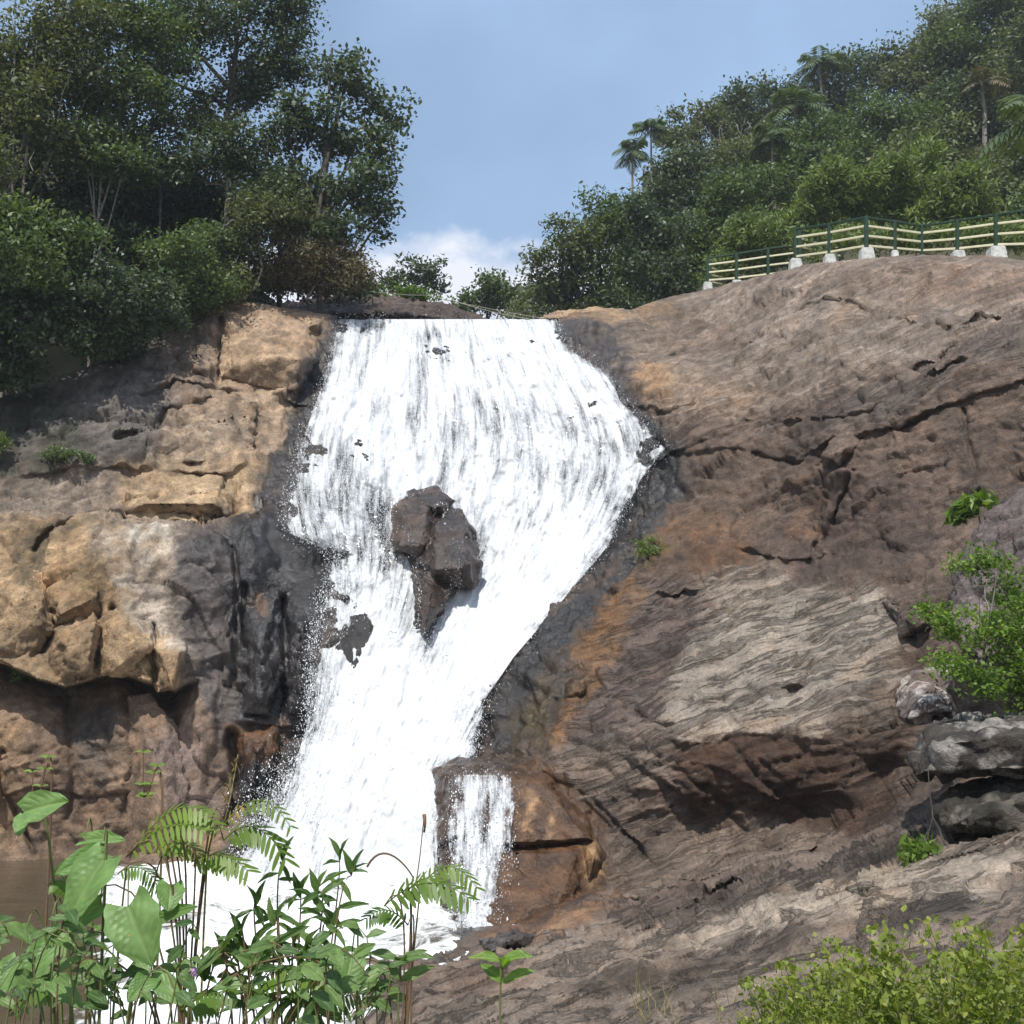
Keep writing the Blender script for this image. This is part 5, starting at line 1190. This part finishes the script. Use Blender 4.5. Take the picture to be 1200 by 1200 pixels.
def leaf_shape(name, kind, mat, seed):
    """leaf one unit long along +Y and one unit wide, blade facing +Z"""
    r = np.random.default_rng(seed); ns, nt = (13, 17) if kind == 'heart' else (7, 11)
    sg = np.linspace(-1, 1, ns); tg = np.linspace(0, 1, nt); Sg, Tg = np.meshgrid(sg, tg); s_, t_ = Sg.ravel(), Tg.ravel()
    if kind == 'heart': w = 0.5 * np.clip(np.sin(math.pi * np.clip(t_ * 0.86 + 0.14, 0, 1)) ** 0.62, 0, 1) * (1.05 - 0.30 * t_); back_ = 0.20 * np.abs(s_) ** 1.3 * (1 - t_) ** 2
    elif kind == 'ovate': w = 0.5 * np.sin(math.pi * np.clip(t_ * 0.93 + 0.05, 0, 1)) ** 0.8 * (1.1 - 0.25 * t_); back_ = 0
    else: w = 0.5 * np.sin(math.pi * np.clip(t_ * 0.96 + 0.02, 0, 1)) ** 0.9 * (1.12 - 0.3 * t_); back_ = 0
    edge_ = 1 + 0.05 * np.sin(t_ * 23 + seed) * np.abs(s_)
    x_ = s_ * w * edge_; y_ = t_ - back_
    z_ = 0.22 * np.abs(s_) * w - r.uniform(0.10, 0.28) * t_ ** 2 + 0.03 * np.sin(t_ * 9 + s_ * 4 + seed) * np.abs(s_)
    me = make_mesh(name, np.stack([x_, y_, z_], -1), grid_faces(nt, ns), mat)
    lat = np.abs(((t_ * 5.5 + np.abs(s_) * 1.6) % 1.0) - 0.5)
    attr_f(me, 'vein', np.maximum(np.exp(-(s_ / 0.09) ** 2), 0.6 * np.clip(1 - lat / 0.16, 0, 1)))
    return me
SH = {'heart': [leaf_shape('heart_leaf', 'heart', F_HEART, k) for k in range(3)], 'lance': [leaf_shape('lance_leaf', 'lance', F_LANCE, 10 + k) for k in range(3)],
      'ovate': [leaf_shape('ovate_leaf', 'ovate', F_LANCE, 20 + k) for k in range(3)], 'green': [leaf_shape('green_leaf', 'ovate', F_WEED, 30 + k) for k in range(3)]}
pr_ = np.random.default_rng(3)
def put(o, parent, M):
    o.parent = parent; o.matrix_parent_inverse = Matrix.Translation(-parent.location); o.matrix_basis = M
def place_leaf(parent, kind, b, tip, width, face=(0, -0.55, 0.85), name='leaf'):
    b, tip = Vector(b), Vector(tip); yv = tip - b; L = yv.length; yv.normalize()
    zv = Vector(face) + Vector(pr_.normal(0, 0.18, 3)); zv = zv - yv * zv.dot(yv); zv.normalize(); xv = yv.cross(zv)
    M = Matrix(((xv.x * width, yv.x * L, zv.x * L, b.x), (xv.y * width, yv.y * L, zv.y * L, b.y), (xv.z * width, yv.z * L, zv.z * L, b.z), (0, 0, 0, 1)))
    o = bpy.data.objects.new(name, SH[kind][pr_.integers(3)]); col.objects.link(o); put(o, parent, M); return o
def root_at(px, D):
    x_ = float(at(px, 1200, D)[0]); return Vector((x_, D, bank_z(x_, D)))
def stem(parent, pts, r0, r1, mat, name='stem'):
    g = Geo(); p = np.array([tuple(q) for q in pts], float)
    t0 = np.linspace(0, 1, len(p)); t1 = np.linspace(0, 1, 14)
    if len(p) > 2:
        co = [np.polyfit(t0, p[:, k], min(len(p) - 1, 3)) for k in range(3)]; q = np.stack([np.polyval(c, t1) for c in co], -1)
    else: q = p[:1] + (p[1:] - p[:1]) * t1[:, None]
    g.tube(q, np.linspace(r0, r1, 14), 6); child(name, g.mesh(name, mat), parent); return q
# broad heart-shaped leaves
DH = 3.0
hp = thing('heart_leaf_plant', root_at(120, DH), 'plant with broad pale green heart shaped leaves in the foreground', 'plant')
hl = [(28,952,74,936,40,0.1),(30,956,20,976,22,0.15),(122,1008,72,1076,58,-.05),(120,1000,62,1020,30,0.05),(150,1062,174,1128,64,-.1),(118,1060,72,1094,26,0),(200,1037,198,1063,34,0.1),
      (55,1112,20,1158,36,-.15),(22,1128,-8,1168,36,-.1),(178,1144,212,1172,28,-.1),(176,1146,150,1170,28,-.12),(100,985,140,978,20,0.1),(188,1078,222,1060,20,0.1),(60,1150,96,1178,26,-.2)]
rt = hp.location
for bx, by, tx, ty, w_, dd in hl:
    d = DH + dd; b = V(bx, by, d); tp = V(tx, ty, d - 0.06); place_leaf(hp, 'heart', b, tp, w_ * d / F, (0.05, -0.8, 0.6))
    m_ = V(bx * 0.6 + 48, by * 0.5 + 590, d + 0.05)
    stem(hp, [rt, m_, b], 0.004, 0.0018, M_STEM, 'leaf_stalk')
hp2 = thing('heart_leaf_plant', root_at(405, 3.1), 'single dark heart leaf sprig among the lance leaved stems', 'plant')
place_leaf(hp2, 'heart', V(412,1121,3.0), V(404,1158,2.95), 38 * 3 / F, (0, -0.8, 0.6)); stem(hp2, [hp2.location, V(418,1180,3.05), V(412,1121,3.0)], 0.004, 0.002, M_STEM)
# stems with narrow dark leaves
DL = 3.2
lp_ = thing('lance_leaf_shrub', root_at(335, DL), 'shrub of upright stems with narrow dark green leaves before the foam', 'shrub')
for k, (tx, ty, lean) in enumerate([(352,1052,0),(331,1010,-8),(398,1008,10),(412,1026,14),(300,1062,-14),(372,1048,4),(322,1085,-8),(282,1098,-16),(345,1110,0),(262,1120,-18),(390,1090,12),(240,1150,-20),(310,1130,-4),(366,1135,8)]):
    d = DL + pr_.normal(0, 0.12)
    q = stem(lp_, [lp_.location + Vector((pr_.normal(0, 0.08), 0, 0)), V(335 + (tx - 335) * 0.6 + lean * 0.3, 1195, d), V(tx, ty, d)], 0.005, 0.0016, M_TWIG)
    for j in range(5, 14):
        for sd in (-1, 1):
            if pr_.uniform() < 0.40: continue
            a = pr_.uniform(0.5, 1.1) * sd; Ls = pr_.uniform(0.07, 0.115) * (0.7 + 0.3 * math.sin(j / 13 * 3.1))
            dv = Vector((math.sin(a) * 0.9, pr_.normal(-0.25, 0.45), math.cos(a) * 0.7 - pr_.uniform(0.0, 1.3))).normalized() * Ls
            place_leaf(lp_, 'lance', Vector(q[j]) + Vector((0, 0, pr_.uniform(-.02, .02))), Vector(q[j]) + dv, Ls * pr_.uniform(0.2, 0.3))
    for sd in (-0.3, 0.3): place_leaf(lp_, 'lance', q[-1], Vector(q[-1]) + Vector((sd * 0.06, -0.02, 0.07)), 0.022)
# feathery fronds
fp = thing('feather_leaf_plant', root_at(210, 3.3), 'yellow green plant with feathery pinnate fronds beside the heart leaves', 'plant')
fp2 = thing('feather_leaf_plant', root_at(430, 3.2), 'feathery pinnate fronds on a woody twig in front of the pool edge', 'plant')
def feather(parent, b, tip, arch, pl, n=13):
    b, tip = np.array(tuple(b)), np.array(tuple(tip)); g = Geo(); p = bend(b, tip, arch, n)
    g.tube(p, np.linspace(0.0022, 0.0008, n), 5); tan = unit(np.gradient(p, axis=0)); sidev = unit(np.cross(tan, [0.0, -0.55, 0.85]))
    for k in range(1, n):
        for s_ in (-1, 1):
            L = pl * (0.55 + 0.45 * math.sin(math.pi * (0.15 + 0.8 * k / n))) * pr_.uniform(0.85, 1.1)
            dv = unit(sidev[k] * s_ + tan[k] * 0.55 + np.array([0, 0, -0.25 - pr_.uniform(0, 0.3)])); e = unit(np.cross(dv, np.cross(dv, tan[k]))); W = L * 0.115
            m = 6; tt = np.linspace(0, 1, m); mid_ = p[k] + dv * (tt * L)[:, None] + np.array([0, 0, -1]) * (0.12 * L * tt ** 2)[:, None]
            wv = W * np.sin(math.pi * np.clip(tt * 0.9 + 0.06, 0, 1)) ** 0.5
            va = np.concatenate([mid_ + e * wv[:, None], mid_ - e * wv[:, None]]); i = np.arange(m - 1)
            g.add(va, np.stack([i, i + 1, i + 1 + m, i + m], -1))
    me = g.mesh('frond', F_FROND); attr_f(me, 'vein', np.zeros(len(me.vertices))); child('frond', me, parent)
for P_, bx, by, tx, ty, ar, pl in [(fp,160,992,242,952,.05,.055),(fp,148,1004,236,972,.04,.055),(fp,262,985,334,1006,.06,.065),(fp,262,968,340,968,.07,.045),(fp,138,1024,186,1036,.03,.04),(fp,180,1000,232,1000,.03,.05),
      (fp,225,1010,290,1020,.03,.06),(fp,195,985,255,968,.05,.05),(fp,28,1116,78,1106,.02,.05),(fp,10,1186,80,1156,.03,.06),(fp,285,1170,350,1140,.03,.055),(fp,330,1165,384,1150,.03,.05),(fp,90,1050,60,1035,.02,.04),
      (fp2,450,1062,548,1052,.05,.065),(fp2,492,1042,558,1040,.06,.05),(fp2,478,1084,430,1076,.03,.045),(fp2,470,1058,520,1046,.05,.055),(fp2,380,1182,440,1168,.02,.05),(fp2,210,1186,270,1165,.02,.06)]:
    d = 3.2 + pr_.normal(0, 0.06); b = V(bx, by, d); feather(P_, b, V(tx, ty, d - 0.03), ar, pl)
    stem(P_, [P_.location, V(P_.location.x / P_.location.y * F * 0.98 + 600 + (bx - 300) * 0.2, min(1190, by + 110), d), b], 0.004, 0.002, M_TWIG, 'stalk')
# twig, dry flower stalks
tw = thing('dry_stalk', root_at(485, 3.25), 'thin brown dry stalk with a curled branch standing before the falls', 'stalk')
q = stem(tw, [tw.location, V(482,1120,3.25), V(484,1040,3.25), V(497,955,3.25)], 0.0035, 0.0016, M_TWIG)
stem(tw, [V(484,1028,3.25), V(470,1010,3.24), V(450,1000,3.24), V(430,1016,3.24)], 0.002, 0.004, M_TWIG, 'side_branch')
stem(tw, [V(497,955,3.25), V(498,965,3.24), V(497,975,3.25)], 0.006, 0.003, M_TWIG, 'seed_head')
tw = thing('dry_stalk', root_at(240, 3.3), 'straw coloured upright stalk above the feathery fronds', 'stalk')
stem(tw, [tw.location, V(240,1060,3.3), V(252,975,3.3), V(279,884,3.3)], 0.004, 0.0015, M_STRAW); 
for k in range(9): stem(tw, [V(262 + k * 1.7, 940 - k * 6, 3.3), V(262 + k * 1.7 + 3 * (-1) ** k, 936 - k * 6, 3.29)], 0.0022, 0.003, M_STRAW, 'seed')
for rx_, pts, lab in [(178, [(190,960),(178,915),(168,882)], 'thin sapling with tiny yellow leaves beside the wet wall foot'), (48, [(60,940),(50,915),(38,905)], 'thin sapling with tiny leaves above the top heart leaf')]:
    sp_ = thing('sapling', root_at(rx_, 3.5), lab, 'sapling'); pts = [V(a, b, 3.5) for a, b in pts]
    q = stem(sp_, [sp_.location] + pts, 0.004, 0.002, M_TWIG)
    for j in range(7, 14):
        for sd in (-1, 1): place_leaf(sp_, 'green', q[j], Vector(q[j]) + Vector((sd * 0.024, -0.01, 0.008)), 0.013)
# low undergrowth filling the bottom left corner
ug = thing('undergrowth_plant', root_at(180, 2.9), 'tangle of low dark leaves at the bottom of the bank below the heart leaves', 'plant')
for k in range(52):
    tx = pr_.uniform(-20, 440); ty = pr_.uniform(1075, 1205) + (20 if tx > 200 and tx < 300 else 0); d = pr_.uniform(2.5, 3.5)
    q = stem(ug, [root_at(tx + pr_.normal(0, 120), d), V(tx + pr_.normal(0, 40), 1220, d), V(tx, ty, d)], 0.003, 0.0012, M_TWIG if k % 2 else M_STEM)
    for j in range(8, 14):
        if pr_.uniform() < 0.15: continue
        sd = (-1) ** j; Ls = pr_.uniform(0.03, 0.075)
        dv = Vector((sd * pr_.uniform(0.4, 1), pr_.normal(-0.3, 0.5), pr_.uniform(-0.5, 0.5))).normalized() * Ls
        place_leaf(ug, 'ovate', q[j], Vector(q[j]) + dv, Ls * pr_.uniform(0.4, 0.6))
fl_ = thing('flower', V(225, 1152, 3.0), 'small pale purple pompom flower among the bottom left leaves', 'flower')
bm = bmesh.new(); bmesh.ops.create_icosphere(bm, subdivisions=3, radius=0.012)
for v in bm.verts: v.co *= 1 + 0.25 * math.sin(v.co.x * 2600 + v.co.z * 3100) 
bmesh.ops.translate(bm, verts=bm.verts, vec=V(226, 1140, 2.98)); me = bpy.data.meshes.new('petals'); bm.to_mesh(me); bm.free(); me.materials.append(plain_material('purple_petals', (0.42, 0.27, 0.42), 0.7, 0.1)); child('petals', me, fl_)
stem(fl_, [root_at(228, 3.0), V(226, 1142, 3.0)], 0.003, 0.002, M_STEM)
# seedlings at the bottom edge
for sx, sy, d, n_, L, lab in [(590,1170,3.0,6,0.085,'seedling with narrow pointed leaves in front of the foreground rock'),(470,1168,3.0,6,0.09,'seedling with upright oval leaves beside the woody twig')]:
    sd_ = thing('seedling', root_at(sx, d), lab, 'seedling'); q = stem(sd_, [sd_.location, V(sx - 4, 1230, d), V(sx, sy - 18, d)], 0.004, 0.002, M_STEM)
    for k in range(n_):
        a = k * 2.4; j = 13 - (k // 2); place_leaf(sd_, 'green' if sx > 500 else 'lance', q[j], Vector(q[j]) + Vector((math.cos(a) * 0.8, math.sin(a) * 0.5, 0.45 - 0.1 * (k // 2))).normalized() * L, L * 0.36)
# weeds on the foreground rock, bottom right: five builds, repeated
def weed_mesh(seed):
    r = np.random.default_rng(seed); H = r.uniform(0.42, 0.6); g = Geo(); gs = Geo()
    top = np.array([r.normal(0, 0.06), r.normal(0, 0.06), H]); st = bend((0, 0, -0.25), top, 0, 9, 0.012, r); gs.tube(st, np.linspace(0.004, 0.0015, 9), 5)
    branches = [st]
    for k in range(4):
        b = st[3 + k]; e = b + np.array([r.normal(0, 0.13), r.normal(0, 0.1), r.uniform(0.08, 0.2)]); br = bend(b, e, 0.02, 6, 0.008, r); gs.tube(br, np.linspace(0.002, 0.001, 6), 4); branches.append(br)
    cs = np.concatenate([b[1:] for b in branches]); cs = np.repeat(cs[cs[:, 2] > 0.06], 5, 0) + r.normal(0, 0.026, (len(cs[cs[:, 2] > 0.06]) * 5, 3))
    n = len(cs); nr = unit(r.normal(0, 0.6, (n, 3)) + np.array([0, -0.55, 0.7])); t_ = unit(np.cross(nr, r.normal(0, 1, (n, 3)))); t_[:, 2] -= 0.35; t_ = unit(t_); sv = unit(np.cross(t_, nr)); nr = np.cross(sv, t_)
    L = r.uniform(0.018, 0.04, n)[:, None]; W = L * 0.33
    v = np.stack([cs, cs + t_ * L * .3 + sv * W + nr * W * .3, cs + t_ * L * .7 + sv * W * .7 + nr * W * .2, cs + t_ * L, cs + t_ * L * .7 - sv * W * .7 + nr * W * .2, cs + t_ * L * .3 - sv * W + nr * W * .3], 1).reshape(-1, 3)
    i = np.arange(n)[:, None] * 6
    me = make_mesh('weed_leaves', v, np.concatenate([i + np.array([[0, 1, 2, 3]]), i + np.array([[0, 3, 4, 5]])]), L_WEED, False)
    attr_f(me, 'tint', np.repeat(np.clip(r.normal(0.6, 0.2, n), 0, 1), 6)); return gs.mesh('weed_stem', M_STEM), me
WM = [weed_mesh(400 + k) for k in range(5)]
wr = np.random.default_rng(9)
for k in range(120):
    wx = wr.uniform(850, 1290); wy = wr.uniform(1212, 1286); p = rock_point(wx, wy); sm, lm = WM[k % 5]
    want = np.interp(wx, [850, 900, 960, 1050, 1130, 1200, 1290], [1165, 1135, 1098, 1075, 1085, 1075, 1065]) + wr.uniform(0, 1) ** 0.7 * 95
    sc_ = float(np.clip((wy - want) * p[1] / F / 0.52, 0.3, 1.5))
    t = thing('weed', p.tolist(), 'small leaved bright green weed in the patch on the foreground rock', 'weed', 'weeds on the foreground rock')
    t.rotation_euler = (0, 0, wr.uniform(0, 6.28)); t.scale = (sc_, sc_, sc_)
    for nm, m_ in (('stem', sm), ('leaves', lm)):
        o = bpy.data.objects.new(nm, m_); col.objects.link(o); o.parent = t
for k in range(9):
    gx_, gy_ = wr.uniform(740, 860), wr.uniform(1180, 1215); p = rock_point(gx_, gy_); t = thing('grass_tuft', p.tolist(), 'thin dry grass tuft on the foreground slab left of the weeds', 'grass', 'dry grass on the foreground slab')
    for j in range(4): g = Geo(); e = np.array(p) + np.array([wr.normal(0, 0.08), wr.normal(0, 0.05), wr.uniform(0.12, 0.4)]); g.tube(bend(p, e, 0.0, 6, 0.008, wr), np.linspace(0.003, 0.0008, 6), 4); child('blade', g.mesh('blade', M_STRAW if j % 2 else M_STEM), t)

# ------------------------------------------------------------------ humid air over the valley
bm = bmesh.new(); bmesh.ops.create_cube(bm, size=1)
for v in bm.verts: v.co = Vector((v.co.x * 4400, v.co.y * 4400, -11 if v.co.z < 0 else 95))
me = bpy.data.meshes.new('haze'); bm.to_mesh(me); bm.free()
hm, nd, lk, out = new_mat('haze'); pv = N(nd, 'VolumePrincipled'); pv.inputs['Color'].default_value = (0.86, 0.92, 1.0, 1); pv.inputs['Density'].default_value = 0.00055
pv.inputs['Anisotropy'].default_value = 0.0
lk.new(pv.outputs[0], out.inputs['Volume']); me.materials.append(hm)
obj('haze', me, kind='stuff', label='pale humid haze in the air over the valley', cat='haze')
